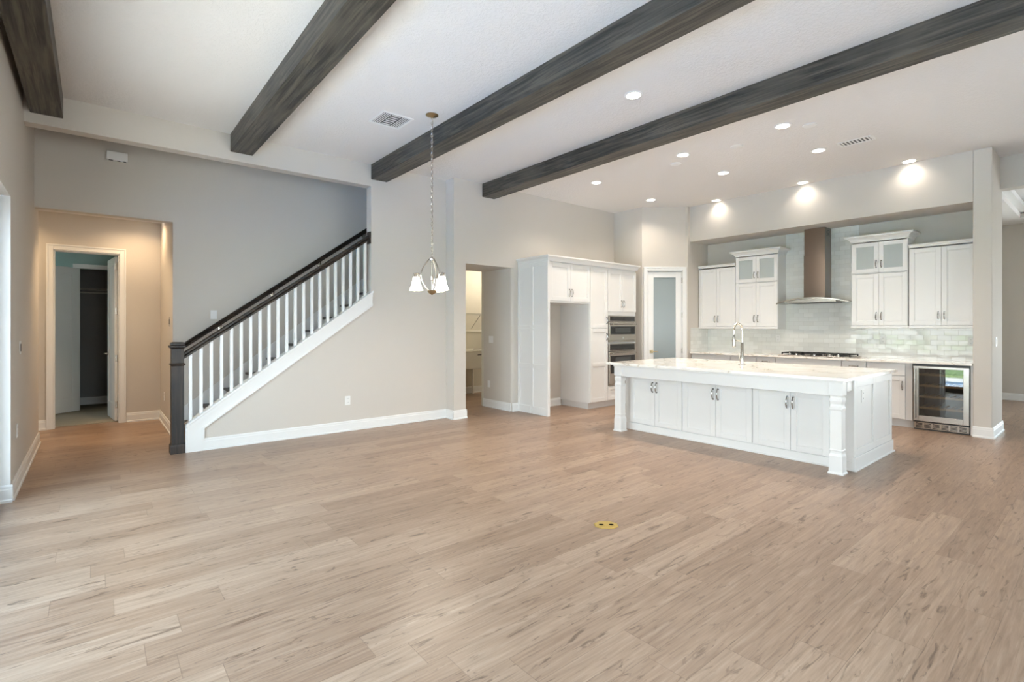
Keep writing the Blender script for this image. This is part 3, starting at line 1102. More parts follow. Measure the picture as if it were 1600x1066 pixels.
# cooktop
ck = thing('gas_cooktop', 'stainless gas cooktop with black grates set in the worktop under the hood', 'cooktop', (8.62, 3.60, CT), WEST)
obj('tray', MB().box(0, 1.02, 0, 0.50, 0.0005, 0.014), M['steel'], ck, bevel=0.004)
for i in range(3):
    x0 = 0.02 + i * 0.33
    mb = MB()
    mb.box(x0, x0 + 0.32, 0.10, 0.115, 0.035, 0.052).box(x0, x0 + 0.32, 0.465, 0.48, 0.035, 0.052)
    mb.box(x0, x0 + 0.015, 0.10, 0.48, 0.035, 0.052).box(x0 + 0.305, x0 + 0.32, 0.10, 0.48, 0.035, 0.052)
    for j in range(1, 4):
        mb.box(x0 + 0.08 * j - 0.006, x0 + 0.08 * j + 0.006, 0.10, 0.48, 0.037, 0.052)
    mb.box(x0, x0 + 0.32, 0.284, 0.296, 0.037, 0.052)
    for a in (x0 + 0.008, x0 + 0.312):
        for b in (0.108, 0.472):
            mb.box(a - 0.008, a + 0.008, b - 0.008, b + 0.008, 0.013, 0.036)
    obj('grate', mb, M['iron'], ck)
for x, y in ((0.18, 0.20), (0.18, 0.38), (0.51, 0.29), (0.84, 0.20), (0.84, 0.38)):
    obj('burner', MB().lathe([(0.05, 0.013), (0.05, 0.022), (0.038, 0.024), (0.036, 0.031), (0.01, 0.033)], x, y, 20), M['iron'], ck)
for x in (0.17, 0.27, 0.53, 0.75, 0.86):
    obj('knob', MB().lathe([(0.021, 0.013), (0.021, 0.02), (0.017, 0.024), (0.015, 0.042), (0.012, 0.045)], x, 0.05, 16), M['chrome'], ck, smooth=True)

# range hood
hd = thing('range_hood', 'stainless chimney range hood with curved glass canopy over the cooktop', 'range hood', (XK - 0.009, 3.16, 1.75), WEST)
# local: x right, y = 0 at wall, room side is -y
obj('upper_chimney', MB().box(-0.152, 0.152, -0.262, 0, 0.80, ZS - 1.75 - 0.002), M['hood'], hd, bevel=0.002)
obj('lower_chimney', MB().box(-0.157, 0.157, -0.27, 0, 0.115, 0.802), M['hood'], hd, bevel=0.002)
vb = MB()
for i in range(5):
    vb.box(0.1522, 0.1535, -0.2, -0.06, 1.10 + i * 0.02, 1.108 + i * 0.02)
obj('vent_slots', vb, M['black'], hd)
ar = []
nn = 16
up_, dn_ = [], []
for i in range(nn + 1):
    x = -0.53 + 1.06 * i / nn
    z = 0.105 - 0.075 * (x / 0.53) ** 2
    up_.append((x, z))
mb = MB()
rings = []
for x, z in up_:
    e_ = 0.10 * (abs(x) / 0.53) ** 2.5
    rings.append([(x, -0.50 + e_, z), (x, 0, z), (x, 0, z - 0.008), (x, -0.50 + e_, z - 0.008)])
mb.rings(rings)
obj('glass_canopy', mb, thin_glass('hood_glass', (0.62, 0.66, 0.63, 1), 1.5, 0.02, 1.5), hd, smooth=True)
rings = []
for x, z in up_:
    e_ = 0.10 * (abs(x) / 0.53) ** 2.5
    rings.append([(x, -0.512 + e_, z + 0.004), (x, -0.495 + e_, z + 0.004), (x, -0.495 + e_, z - 0.014), (x, -0.512 + e_, z - 0.014)])
obj('canopy_trim', MB().rings(rings), M['steel'], hd)
mb = MB()
rings = []
for i in range(9):
    x = -0.36 + 0.72 * i / 8
    z = 0.094 - 0.075 * (x / 0.53) ** 2
    rings.append([(x, -0.44, z), (x, -0.02, z), (x, -0.02, 0.03), (x, -0.44, 0.03)])
obj('hood_body', MB().rings(rings), M['steel'], hd, bevel=0.003)
fb = MB()
for i in range(3):
    fb.box(-0.33 + i * 0.225, -0.12 + i * 0.225, -0.40, -0.06, 0.024, 0.031)
obj('grease_filter', fb, M['dim'], hd)
bt = MB()
for i in range(5):
    bt.cyl((-0.04 + i * 0.02, -0.441, 0.07), (-0.04 + i * 0.02, -0.445, 0.07), 0.005, 10)
obj('control_button', bt, M['chrome'], hd)

# wine cooler
wc = thing('wine_cooler', 'stainless wine cooler with dark glass door built in by the column', 'wine cooler', (XB - 0.02, 1.822, 0), WEST)
W_ = 0.582
mb = MB().box(0, 0.02, 0.02, 0.54, 0.1, 0.885).box(W_ - 0.02, W_, 0.02, 0.54, 0.1, 0.885).box(0.02, W_ - 0.02, 0.02, 0.54, 0.865, 0.885).box(0.02, W_ - 0.02, 0.02, 0.54, 0.1, 0.12).box(0.02, W_ - 0.02, 0.52, 0.54, 0.12, 0.865)
mb.box(0, W_, 0.03, 0.5, 0, 0.1)
obj('cabinet_shell', mb, M['coolerin'], wc)
for z in (0.28, 0.43, 0.58, 0.73):
    mb = MB().box(0.03, W_ - 0.03, 0.05, 0.075, z, z + 0.026)
    for i in range(7):
        mb.box(0.05 + i * 0.075, 0.07 + i * 0.075, 0.07, 0.5, z + 0.004, z + 0.014)
    obj('shelf', mb, M['woodshelf'], wc)
mb = MB().box(0.008, 0.065, -0.025, 0.018, 0.125, 0.862).box(W_ - 0.065, W_ - 0.008, -0.025, 0.018, 0.125, 0.862)
mb.box(0.065, W_ - 0.065, -0.025, 0.018, 0.80 + 0.03, 0.862).box(0.065, W_ - 0.065, -0.025, 0.018, 0.125, 0.20)
dr = obj('door', mb, M['steel'], wc, bevel=0.003)
gl = obj('glass', MB().box(0.06, W_ - 0.06, -0.003, 0.003, -0.32, 0.32), M['smoke'], dr)
gl.location = (0, -0.004, 0.515)
gl.rotation_euler = (math.radians(-1.15), 0, 0)
obj('gasket', MB().box(0.0, W_, 0.0, 0.02, 0.862, 0.89).box(W_ - 0.008, W_, 0.0, 0.02, 0.1, 0.862).box(0, 0.008, 0, 0.02, 0.1, 0.862).box(0, W_, 0, 0.02, 0.112, 0.125), M['black'], wc)
wa = math.radians(3.3)
dr.rotation_euler = (0, 0, wa)
dr.location = (W_ * (1 - math.cos(wa)), -W_ * math.sin(wa), 0)
hb = MB().cyl((0.028, -0.065, 0.16), (0.028, -0.065, 0.83), 0.011, 14).cyl((0.028, -0.065, 0.22), (0.028, -0.02, 0.22), 0.008, 10).cyl((0.028, -0.065, 0.77), (0.028, -0.02, 0.77), 0.008, 10)
obj('handle', hb, M['steel'], dr, smooth=True)
obj('vent_grille', MB().box(0.008, W_ - 0.008, -0.01, 0.02, 0.02, 0.105), M['steel'], wc, bevel=0.002)
gs = MB()
for i in range(6):
    for j in range(4):
        gs.box(0.03 + i * 0.09, 0.10 + i * 0.09, -0.0112, -0.0095, 0.035 + j * 0.016, 0.043 + j * 0.016)
obj('vent_slots', gs, M['black'], wc)

# ------------------------------------------------------------------ tall cabinets on the left
TG = 'tall white cabinet wall around the refrigerator space'
YT = 5.70
TD = YK - 0.004 - YT
ZC = 2.415
rf = thing('refrigerator_surround', 'white panelled cabinet surround with an empty refrigerator bay and two doors on top', 'cabinet', (5.41, YT, 0), 0, TG)
# side panel seen from the left
mb = MB().box(0.004, 0.04, -0.035, TD, 0.0, ZC)
obj('side_panel', mb, M['cab'], rf)
mb = MB()
def side(y0, y1, z0, z1):
    mb.box(-0.010, 0.004, y0, y1, z0, z1)
side(-0.035, 0.03, 0.0, ZC)
side(TD - 0.05, TD, 0.0, ZC)
side(TD / 2 - 0.035, TD / 2 + 0.025, 0.12, ZC)
for z0, z1 in ((0.0, 0.12), (0.73, 0.80), (1.33, 1.362), (1.370, 1.42), (2.35, ZC)):
    for a, b in ((0.03, TD / 2 - 0.035), (TD / 2 + 0.025, TD - 0.05)):
        side(a, b, z0, z1)
obj('side_frame', mb, M['cab'], rf, bevel=0.002)
mb = MB().box(0.04, 0.988, 0.0, TD, 1.775, ZC)
obj('upper_box', mb, M['cab'], rf, bevel=0.0015)
for i in range(2):
    x0 = 0.050 + i * 0.467
    d = shaker(rf, x0, x0 + 0.464, 1.805, 2.395, 0.0, mtl=M['cab'])
    pull(d, x0 + (0.464 - 0.03 if i == 0 else 0.03), 1.94, -0.02)
crown(rf, 0.988, ZC, TD, 0.045, 0.092, True, False, -0.035)

pc = thing('pantry_cabinet', 'narrow tall white pantry cabinet left of the ovens', 'cabinet', (6.40, YT, 0), 0, TG)
obj('carcass', MB().box(0, 0.452, 0, TD, 0.105, ZC), M['cab'], pc, bevel=0.0015)
obj('toe_kick', MB().box(0.03, 0.452, 0.06, TD, 0, 0.105), M['cab'], pc)
d = shaker(pc, 0.006, 0.446, 1.372, 2.39)
pull(d, 0.416, 1.50, -0.02)
d = shaker(pc, 0.006, 0.446, 0.118, 1.36, mid=0.745)
pull(d, 0.416, 1.22, -0.02)
crown(pc, 0.452, ZC, TD, 0.045, 0.092, False, False, -0.035)

ov = thing('oven_cabinet', 'tall white oven tower holding the microwave and wall oven', 'cabinet', (6.855, YT, 0), 0, TG)
WO = 0.80
mb = MB()
mb.box(0, 0.022, 0, TD, 0.105, ZC).box(WO - 0.022, WO, 0, TD, 0.105, ZC).box(0.022, WO - 0.022, 0, TD, 1.585, ZC).box(0.022, WO - 0.022, 0, TD, 0.105, 0.36)
mb.box(0.022, WO - 0.022, 0, TD, 1.098, 1.12).box(0.022, WO - 0.022, TD - 0.02, TD, 0.36, 1.585)
obj('carcass', mb, M['cab'], ov, bevel=0.0015)
obj('toe_kick', MB().box(0, WO, 0.06, TD, 0, 0.105), M['cab'], ov)
for i in range(2):
    x0 = 0.006 + i * 0.395
    d = shaker(ov, x0, x0 + 0.392, 1.66, 2.38)
    pull(d, x0 + (0.392 - 0.03 if i == 0 else 0.03), 1.80, -0.02)
shaker(ov, 0.006, WO - 0.006, 0.118, 0.352, name='drawer')
crown(ov, WO, ZC, TD, 0.045, 0.092, False, True, -0.035)


def oven(name, label, z0, h, pan):
    r = thing(name, label, 'oven', (6.855 + 0.025, YT, z0), 0)
    w_ = WO - 0.05
    obj('body', MB().box(0.004, w_ - 0.004, 0.0, 0.5, 0.004, h - 0.004), M['coolerin'], r)
    obj('control_panel', MB().box(0, w_, -0.022, 0, h - pan, h), M['steel'], r, bevel=0.003)
    obj('display', MB().box(0.03, w_ - 0.03, -0.0235, -0.021, h - pan + 0.012, h - 0.012), M['blackglass'], r)
    mb = MB().box(0, w_, -0.03, 0, 0.03, h - pan - 0.008)
    dd = obj('door', mb, M['steel'], r, bevel=0.004)
    zt = h - pan - 0.008
    obj('window', MB().box(0.035, w_ - 0.035, -0.0325, -0.029, 0.03 + (zt - 0.03) * 0.33, zt - 0.075), M['blackglass'], dd)
    a, b = 0.03 + (zt - 0.03) * 0.33 + 0.03, zt - 0.10
    obj('window_reflection', MB().box(0.16, w_ - 0.16, -0.0335, -0.032, a, b), M['ovenreflect'], dd)  # paler panel: the reflection in the glass put into its colour
    obj('emblem', MB().tube([(w_ / 2, -0.030, 0.075), (w_ / 2, -0.0325, 0.075)], 0.016, 20), M['chrome'], dd)
    hb_ = MB().cyl((0.05, -0.075, zt - 0.035), (w_ - 0.05, -0.075, zt - 0.035), 0.012, 14)
    for x in (0.09, w_ - 0.09):
        hb_.cyl((x, -0.075, zt - 0.035), (x, -0.028, zt - 0.035), 0.009, 10)
    obj('handle', hb_, M['steel'], dd, smooth=True)
    obj('lower_vent', MB().box(0, w_, -0.02, 0, 0.0, 0.026), M['steel'], r)
    return r


oven('microwave_oven', 'built-in stainless microwave oven, upper one in the oven tower', 1.122, 0.46, 0.10)
oven('wall_oven', 'built-in stainless wall oven, lower one behind the island corner', 0.362, 0.734, 0.13)

# ------------------------------------------------------------------ island
IX, IYL = 5.64, 4.36
il = thing('kitchen_island', 'white panelled kitchen island with six doors and corner posts', 'island', (IX, IYL, 0), WEST)
IW = IYL - 1.645
ID = 1.24
mb = MB().box(0.012, IW - 0.012, 0.0, ID - 0.012, 0.0, 0.88)
obj('body', mb, M['cab'], il)
# end panels: frames with two recessed fields
def end_panel(xa, xb):
    mb = MB()
    mb.box(xa, xb, -0.004, 0.07, 0.13, 0.88).box(xa, xb, ID - 0.07, ID, 0.13, 0.88).box(xa, xb, ID / 2 - 0.04, ID / 2 + 0.04, 0.13, 0.88)
    for a, b in ((0.07, ID / 2 - 0.04), (ID / 2 + 0.04, ID - 0.07)):
        mb.box(xa, xb, a, b, 0.80, 0.88).box(xa, xb, a, b, 0.13, 0.20)
    obj('end_panel', mb, M['cab'], il, bevel=0.003)
    mb = MB()
    o_ = 0.012 if xb > IW / 2 else -0.012
    mb.box(xa + (0 if o_ > 0 else o_), xb + (o_ if o_ > 0 else 0), -0.016, ID + 0.012, 0.0, 0.13)
    mb.box(xa + (0 if o_ > 0 else 2 * o_), xb + (2 * o_ if o_ > 0 else 0), -0.028, ID + 0.024, 0.0, 0.016)
    obj('plinth', mb, M['cab'], il, bevel=0.003)
end_panel(IW - 0.012, IW)
end_panel(0, 0.012)
mb = MB().box(0.012, IW - 0.012, -0.014, 0, 0.0, 0.092).box(0.012, IW - 0.012, -0.026, -0.014, 0.0, 0.016)
obj('plinth', mb, M['cab'], il, bevel=0.003)
dy = [(4.272, 3.884), (3.880, 3.492), (3.468, 3.047), (3.043, 2.622), (2.605, 2.221), (2.217, 1.855)]
for i, (a, b) in enumerate(dy):
    d = shaker(il, IYL - a, IYL - b, 0.10, 0.722, 0.0)
    hx = IYL - b - 0.028 if i % 2 == 0 else IYL - a + 0.028
    pull(d, hx, 0.60, -0.02, 0.125, r=0.0062, d=0.034)
def post(x, y):
    mb = MB()
    mb.squares([(0.066, 0), (0.066, 0.014), (0.058, 0.022), (0.056, 0.17), (0.050, 0.195), (0.0495, 0.215), (0.053, 0.225), (0.0495, 0.235),
                (0.0495, 0.60), (0.053, 0.61), (0.053, 0.625), (0.047, 0.64), (0.046, 0.66), (0.053, 0.69), (0.053, 0.715), (0.047, 0.72), (0.047, 0.735), (0.057, 0.745), (0.057, 0.882)], x, y)
    obj('corner_post', mb, M['cab'], il, bevel=0.002)
post(0.066, -0.205)
post(IW - 0.078, -0.205)
mb = MB().box(0.12, IW - 0.135, -0.250, -0.225, 0.735, 0.882)
mb.box(0.012, 0.04, -0.15, 0.0, 0.775, 0.882).box(IW - 0.04, IW - 0.014, -0.15, 0.0, 0.775, 0.882)
mb.box(0.0, IW - 0.015, -0.268, -0.262, 0.862, 0.884)
obj('apron', mb, M['cab'], il, bevel=0.003)
mb = MB().box(5.315, 6.91, 1.60, 4.44, 0.884, 0.915)
o = obj('island_countertop', mb, M['quartz'], bevel=0.004)
tag(o, 'pale veined quartz countertop lying on the kitchen island', 'countertop')

# faucet
fx, fy = 6.26, 3.04
fa = thing('kitchen_faucet', 'tall brushed nickel spring faucet standing on the island countertop', 'faucet', (fx, fy, 0.915), math.radians(76))
obj('base', MB().lathe([(0.03, 0), (0.03, 0.008), (0.024, 0.014), (0.022, 0.10), (0.019, 0.11), (0.018, 0.27), (0.012, 0.28)], 0, 0, 20), M['nickel'], fa, smooth=True)
pts = []
for i in range(17):
    a = PI * i / 16
    pts.append((0.062 - 0.062 * math.cos(a), 0, 0.44 + 0.075 * math.sin(a)))
path = [(0, 0, 0.27), (0, 0, 0.35)] + pts + [(0.124, 0, 0.36)]
sp = MB()
hel = []
P3 = [Vector(p) for p in path]
for i in range(len(P3) - 1):
    for s in range(6):
        hel.append(P3[i].lerp(P3[i + 1], s / 6))
sp.tube(hel, [0.0115 + 0.002 * (k % 2) for k in range(len(hel))], 10)
obj('spring_hose', sp, M['nickel'], fa, smooth=True)
obj('spray_head', MB().lathe([(0.012, 0.37), (0.017, 0.35), (0.019, 0.26), (0.022, 0.22), (0.02, 0.215)], 0.124, 0, 18), M['nickel'], fa, smooth=True)
obj('support_arm', MB().cyl((0, 0, 0.30), (0.124, 0, 0.30), 0.007, 10).lathe([(0.024, 0.292), (0.024, 0.308)], 0.124, 0, 18), M['nickel'], fa, smooth=True)
obj('lever', MB().cyl((0, 0, 0.075), (0, 0.05, 0.075), 0.011, 12).cyl((0, 0.05, 0.075), (0, 0.06, 0.16), 0.005, 10), M['nickel'], fa, smooth=True)
obj('escutcheon', MB().lathe([(0.05, 0.0), (0.05, 0.004), (0.03, 0.007)], 0, 0, 24), M['nickel'], fa)

# ------------------------------------------------------------------ chandelier
cx_, cy_ = 2.747, 4.647
ch = thing('chandelier', 'small three-light nickel chandelier hanging on a long chain', 'chandelier', (cx_, cy_, CEIL))
obj('canopy', MB().lathe([(0.066, -0.0005), (0.066, -0.008), (0.05, -0.018), (0.016, -0.026), (0.008, -0.034)], 0, 0, 24), M['bronze'], ch, smooth=True)
ZC0, ZC1 = -0.036, -1.505
nl = 44
pitch = (ZC0 - ZC1) / nl
cm = MB()
for i in range(nl):
    zc = ZC0 - pitch * (i + 0.5)
    hl, hw = pitch * 0.62, 0.0105
    loop = []
    for k in range(12):
        a = 2 * PI * k / 12
        lx, lz = hw * math.cos(a), hl * math.sin(a)
        ang = (i % 2) * PI / 2 + 0.5
        loop.append((lx * math.cos(ang), lx * math.sin(ang), zc + lz))
    cm.tube(loop, 0.0026, 6, closed=True)
cm.cyl((0.005, 0.004, ZC0), (0.005, 0.004, ZC1), 0.0016, 6)
obj('chain', cm, M['nickel'], ch)
ZB = 1.735 - CEIL   # bottom finial
ZTOP = 2.105 - CEIL
# three curved straps forming an open basket
angs = [math.radians(50.41 + a) for a in (108, -12, 228)]
for a in angs:
    pts = []
    for i in range(15):
        tt = i / 14
        z = ZTOP + (ZB + 0.02 - ZTOP) * tt
        rr = 0.112 * (math.sin(PI * (0.06 + 0.90 * tt)) ** 0.85)
        pts.append((rr * math.cos(a), rr * math.sin(a), z))
    obj('strap', MB().tube(pts, 0.0075, 8), M['nickel'], ch, smooth=True)
obj('hub', MB().lathe([(0.012, ZTOP + 0.025), (0.022, ZTOP + 0.015), (0.034, ZTOP + 0.004), (0.03, ZTOP - 0.012), (0.006, ZTOP - 0.014)], 0, 0, 18), M['nickel'], ch, smooth=True)
obj('center_stem', MB().cyl((0, 0, ZTOP), (0, 0, ZB + 0.03), 0.008, 10).lathe([(0.008, ZB + 0.20), (0.018, ZB + 0.19), (0.018, ZB + 0.15), (0.008, ZB + 0.14)], 0, 0, 16), M['nickel'], ch, smooth=True)
obj('finial', MB().lathe([(0.012, ZB + 0.045), (0.044, ZB + 0.04), (0.05, ZB + 0.032), (0.038, ZB + 0.012), (0.014, ZB), (0.004, ZB - 0.008)], 0, 0, 20), M['bronze'], ch, smooth=True)
for a in angs:
    ca, sa = math.cos(a), math.sin(a)
    zc = 1.965 - CEIL
    R = 0.165
    am = MB().tube([(0.106 * ca, 0.106 * sa, zc - 0.055), (0.125 * ca, 0.125 * sa, zc - 0.03), (0.145 * ca, 0.145 * sa, zc - 0.012), (R * ca, R * sa, zc - 0.01), (R * ca, R * sa, zc - 0.03)], 0.006, 8)
    obj('arm', am, M['nickel'], ch, smooth=True)
    hx, hy = R * ca, R * sa
    obj('socket_cup', MB().lathe([(0.008, zc - 0.008), (0.028, zc - 0.014), (0.03, zc - 0.022), (0.022, zc - 0.026), (0.024, zc - 0.05), (0.03, zc - 0.056)], hx, hy, 18), M['nickel'], ch, smooth=True)
    obj('glass_shade', MB().lathe([(0.030, zc - 0.052), (0.036, zc - 0.07), (0.043, zc - 0.11), (0.056, zc - 0.155), (0.072, zc - 0.192), (0.069, zc - 0.192), (0.053, zc - 0.155), (0.040, zc - 0.11), (0.033, zc - 0.07)], hx, hy, 24, cap=False), M['shade'], ch, smooth=True)
    obj('bulb', MB().lathe([(0.01, zc - 0.06), (0.014, zc - 0.08), (0.026, zc - 0.115), (0.026, zc - 0.135), (0.014, zc - 0.152), (0.003, zc - 0.156)], hx, hy, 14), M['shade'], ch, smooth=True)
    lamp('chandelier_bulb', (cx_ + hx, cy_ + hy, CEIL + zc - 0.17), 5, (1.0, 0.88, 0.72), 'POINT', radius=0.03)

# ------------------------------------------------------------------ recessed lights
cans = [((4.011, 3.008), 'recessed ceiling light alone between the third and fourth beams'),
        ((5.905, 2.411), 'recessed ceiling light beside a flat white ceiling disc, right of the last beam'),
        ((5.896, 3.643), 'recessed ceiling light next to the small flat disc, near the last beam'),
        ((5.992, 5.192), 'recessed ceiling light closest to the end of the last beam'),
        ((7.071, 2.455), 'recessed ceiling light just left of the kitchen air vent'),
        ((7.035, 3.695), 'recessed ceiling light above the middle of the island, in the second kitchen row'),
        ((7.547, 5.29), 'recessed ceiling light in front of the pantry corner'),
        ((8.475, 4.581), 'recessed ceiling light washing the left end of the kitchen soffit'),
        ((8.46, 3.158), 'recessed ceiling light washing the middle of the soffit above the range hood'),
        ((8.47, 1.834), 'recessed ceiling light washing the right end of the soffit near the column')]
proto = None
CG = 'recessed downlights in the ceiling'
for (x, y), lb in cans:
    if proto is None:
        proto = thing('recessed_light', lb, 'ceiling light', (x, y, CEIL), 0, CG)
        obj('trim_ring', MB().lathe([(0.092, -0.0005), (0.092, -0.004), (0.078, -0.009), (0.066, -0.007), (0.066, -0.0005)], 0, 0, 32), M['plate'], proto, smooth=True)
        obj('diffuser', MB().lathe([(0.067, -0.002), (0.067, -0.0085), (0.05, -0.0105), (0.002, -0.011)], 0, 0, 32), M['led'], proto, smooth=True)
    else:
        copy_thing(proto, (x, y, CEIL), 0, lb, CG)
    lamp('downlight_beam', (x, y, CEIL - 0.018), 1.6 if x > 8.3 else 9 if x > 7.5 else 15, WARM, 'AREA', 0.12, 130)
for (x, y), lb in (((6.116, 2.213), 'flat white ceiling disc just right of a lit downlight, nearest the kitchen air vent'),
                   ((6.137, 3.05), 'flat white ceiling disc alone in the middle, above the island'),
                   ((6.147, 3.906), 'flat white ceiling disc just under a downlight, near the last beam')):
    o = obj('ceiling_cover', MB().lathe([(0.072, -0.0005), (0.072, -0.006), (0.066, -0.01), (0.002, -0.012)], 0, 0, 28), M['plate'], smooth=True)
    o.location = (x, y, CEIL)
    tag(o, lb, 'cover', 'blank covers on the kitchen ceiling')
# hall and laundry lamps
ml = thing('recessed_light', 'recessed hall ceiling light hidden above the cream hall wall', 'ceiling light', (0.62, 8.9, 2.95), 0, 'hidden lights of the side rooms')
obj('diffuser', MB().lathe([(0.07, -0.001), (0.07, -0.008), (0.002, -0.01)], 0, 0, 20), M['led'], ml)
lamp('hall_beam', (0.45, 8.75, 2.93), 8, (1.0, 0.72, 0.43), 'AREA', 0.12, 150)
lamp('hall_beam', (-1.0, 8.75, 2.93), 9, (1.0, 0.70, 0.38), 'AREA', 0.12, 150)
lamp('hall_beam', (0.1, 8.1, 2.93), 8, (1.0, 0.70, 0.40), 'AREA', 0.12, 100)
ml = thing('ceiling_lamp', 'round ceiling lamp in the cream laundry room', 'ceiling light', (6.4, 8.0, 2.75), 0)
obj('diffuser', MB().lathe([(0.15, -0.001), (0.14, -0.05), (0.002, -0.08)], 0, 0, 20), M['led'], ml)
lamp('laundry_glow', (6.3, 8.0, 2.62), 22, (1.0, 0.90, 0.74), 'POINT', radius=0.1)


# ------------------------------------------------------------------ vents
def vent(label, x, y, wx, wy, rows, group=None):
    r = thing('ceiling_vent', label, 'vent', (x, y, CEIL), 0, 'air vents in the ceiling')
    mb = MB()
    b = 0.028
    mb.box(-wx / 2, wx / 2, -wy / 2, -wy / 2 + b, -0.008, -0.0005).box(-wx / 2, wx / 2, wy / 2 - b, wy / 2, -0.008, -0.0005)
    mb.box(-wx / 2, -wx / 2 + b, -wy / 2 + b, wy / 2 - b, -0.008, -0.0005).box(wx / 2 - b, wx / 2, -wy / 2 + b, wy / 2 - b, -0.008, -0.0005)
    obj('frame', mb, M['plate'], r, bevel=0.002)
    obj('duct_shade', MB().box(-wx / 2 + b, wx / 2 - b, -wy / 2 + b, wy / 2 - b, -0.002, -0.0006), M['black'], r)  # flat black sheet stands in for the shaded duct between the slats
    mb = MB()
    for (ax, x0, x1, y0, y1, n) in rows:
        for i in range(n):
            if ax == 'x':     # slats run along x
                yy = y0 + (y1 - y0) * (i + 0.5) / n
                hw = (y1 - y0) / n * 0.22
                mb.prism([(yy - hw, -0.0032), (yy + hw, -0.0032), (yy + hw, -0.0052), (yy - hw, -0.0042)], 'x', x0, x1)
            else:
                xx = x0 + (x1 - x0) * (i + 0.5) / n
                hw = (x1 - x0) / n * 0.22
                mb.prism([(xx - hw, -0.0032), (xx + hw, -0.0032), (xx + hw, -0.0052), (xx - hw, -0.0042)], 'y', y0, y1)
    obj('slats', mb, M['plate'], r)
    return r


vent('white three-way air vent in the ceiling left of the chandelier', 2.474, 5.045, 0.36, 0.36,
     [('y', -0.15, -0.06, -0.15, 0.15, 4), ('y', 0.06, 0.15, -0.15, 0.15, 4), ('x', -0.05, 0.05, -0.15, 0.15, 6)])
vent('white slotted air vent in the ceiling near the column', 7.07, 2.05, 0.20, 0.36, [('x', -0.072, 0.072, -0.152, 0.152, 8)])


# ------------------------------------------------------------------ switches, outlets, chime
def plate(name, label, cat, loc, rotz, wd=0.075, ht=0.118, kind='outlet', mtl=None, gang=1):
    """local -y faces the room"""
    r = thing(name, label, cat, loc, rotz)
    obj('cover_plate', MB().box(-wd / 2, wd / 2, -0.006, 0, -ht / 2, ht / 2), mtl or M['plate'], r, bevel=0.0025)
    if kind == 'outlet':
        for z in (-0.026, 0.026):
            s = obj('socket', MB().box(-0.017, 0.017, -0.0075, -0.005, z - 0.016, z + 0.016), M['plate'], r, bevel=0.002)
            obj('slots', MB().box(-0.008, -0.005, -0.008, -0.007, z - 0.005, z + 0.007).box(0.005, 0.008, -0.008, -0.007, z - 0.005, z + 0.007), M['dim'], s)
    elif kind != 'blank':
        for g in range(gang):
            x = (g - (gang - 1) / 2) * 0.046
            obj('rocker', MB().box(x - 0.0165, x + 0.0165, -0.0095, -0.005, -0.034, 0.034), M['plate'] if kind == 'switch' else M['black'], r, bevel=0.002)
    return r


EAST = PI / 2
plate('light_switch', 'white control plate with dark buttons on the left wall at switch height', 'switch', (XL, 6.30, 1.205), EAST, kind='dark', wd=0.09)
plate('outlet', 'white outlet low on the left wall', 'outlet', (XL, 6.06, 0.50), EAST)
plate('light_switch', 'white switch on the grey wall above the stair rail', 'switch', (1.223, 7.70, 1.552), 0, kind='switch')
plate('outlet', 'white outlet low on the wall under the stair', 'outlet', (2.607, YS, 0.407), 0)
plate('keypad', 'dark wall keypad on the hall side of the stair wall', 'keypad', (0.77, 8.05, 1.458), WEST, kind='dark', mtl=M['nickel'], ht=0.13)
plate('outlet', 'white outlet low in the hall beside the newel post', 'outlet', (0.77, 8.70, 0.40), WEST)
plate('light_switch', 'white double switch in the doorway beside the tall cabinet', 'switch', (5.28, 6.95, 1.174), WEST, kind='switch', gang=2, wd=0.118)
plate('outlet', 'white outlet low in the doorway beside the tall cabinet', 'outlet', (5.28, 7.01, 0.40), WEST, kind='blank', wd=0.07)
plate('outlet', 'white outlet on the tile left of the cooktop', 'outlet', (XK - 0.008, 3.83, 1.19), WEST)
plate('outlet', 'white outlet on the tile between the cooktop and wine cooler', 'outlet', (XK - 0.008, 2.31, 1.19), WEST)
plate('outlet', 'white outlet on the tile above the wine cooler', 'outlet', (XK - 0.008, 1.31, 1.19), WEST)
plate('light_switch', 'white switch on the narrow right face of the column', 'switch', (8.86, 1.03, 1.20), 0, kind='switch', gang=2, wd=0.118)
plate('outlet', 'white outlet on the end panel of the island', 'outlet', (5.92, 1.657, 0.70), 0, wd=0.085, ht=0.125)
t = thing('door_chime', 'white rectangular chime box high on the grey stair wall', 'chime', (0.211, 7.70, 3.43), 0)
obj('housing', MB().box(-0.10, 0.10, -0.05, 0, -0.05, 0.05), M['plate'], t, bevel=0.004)
obj('grille_feet', MB().box(-0.08, -0.04, -0.045, -0.02, -0.056, -0.049).box(0.0, 0.03, -0.045, -0.02, -0.056, -0.049).box(0.06, 0.085, -0.045, -0.02, -0.056, -0.049), M['dim'], t)
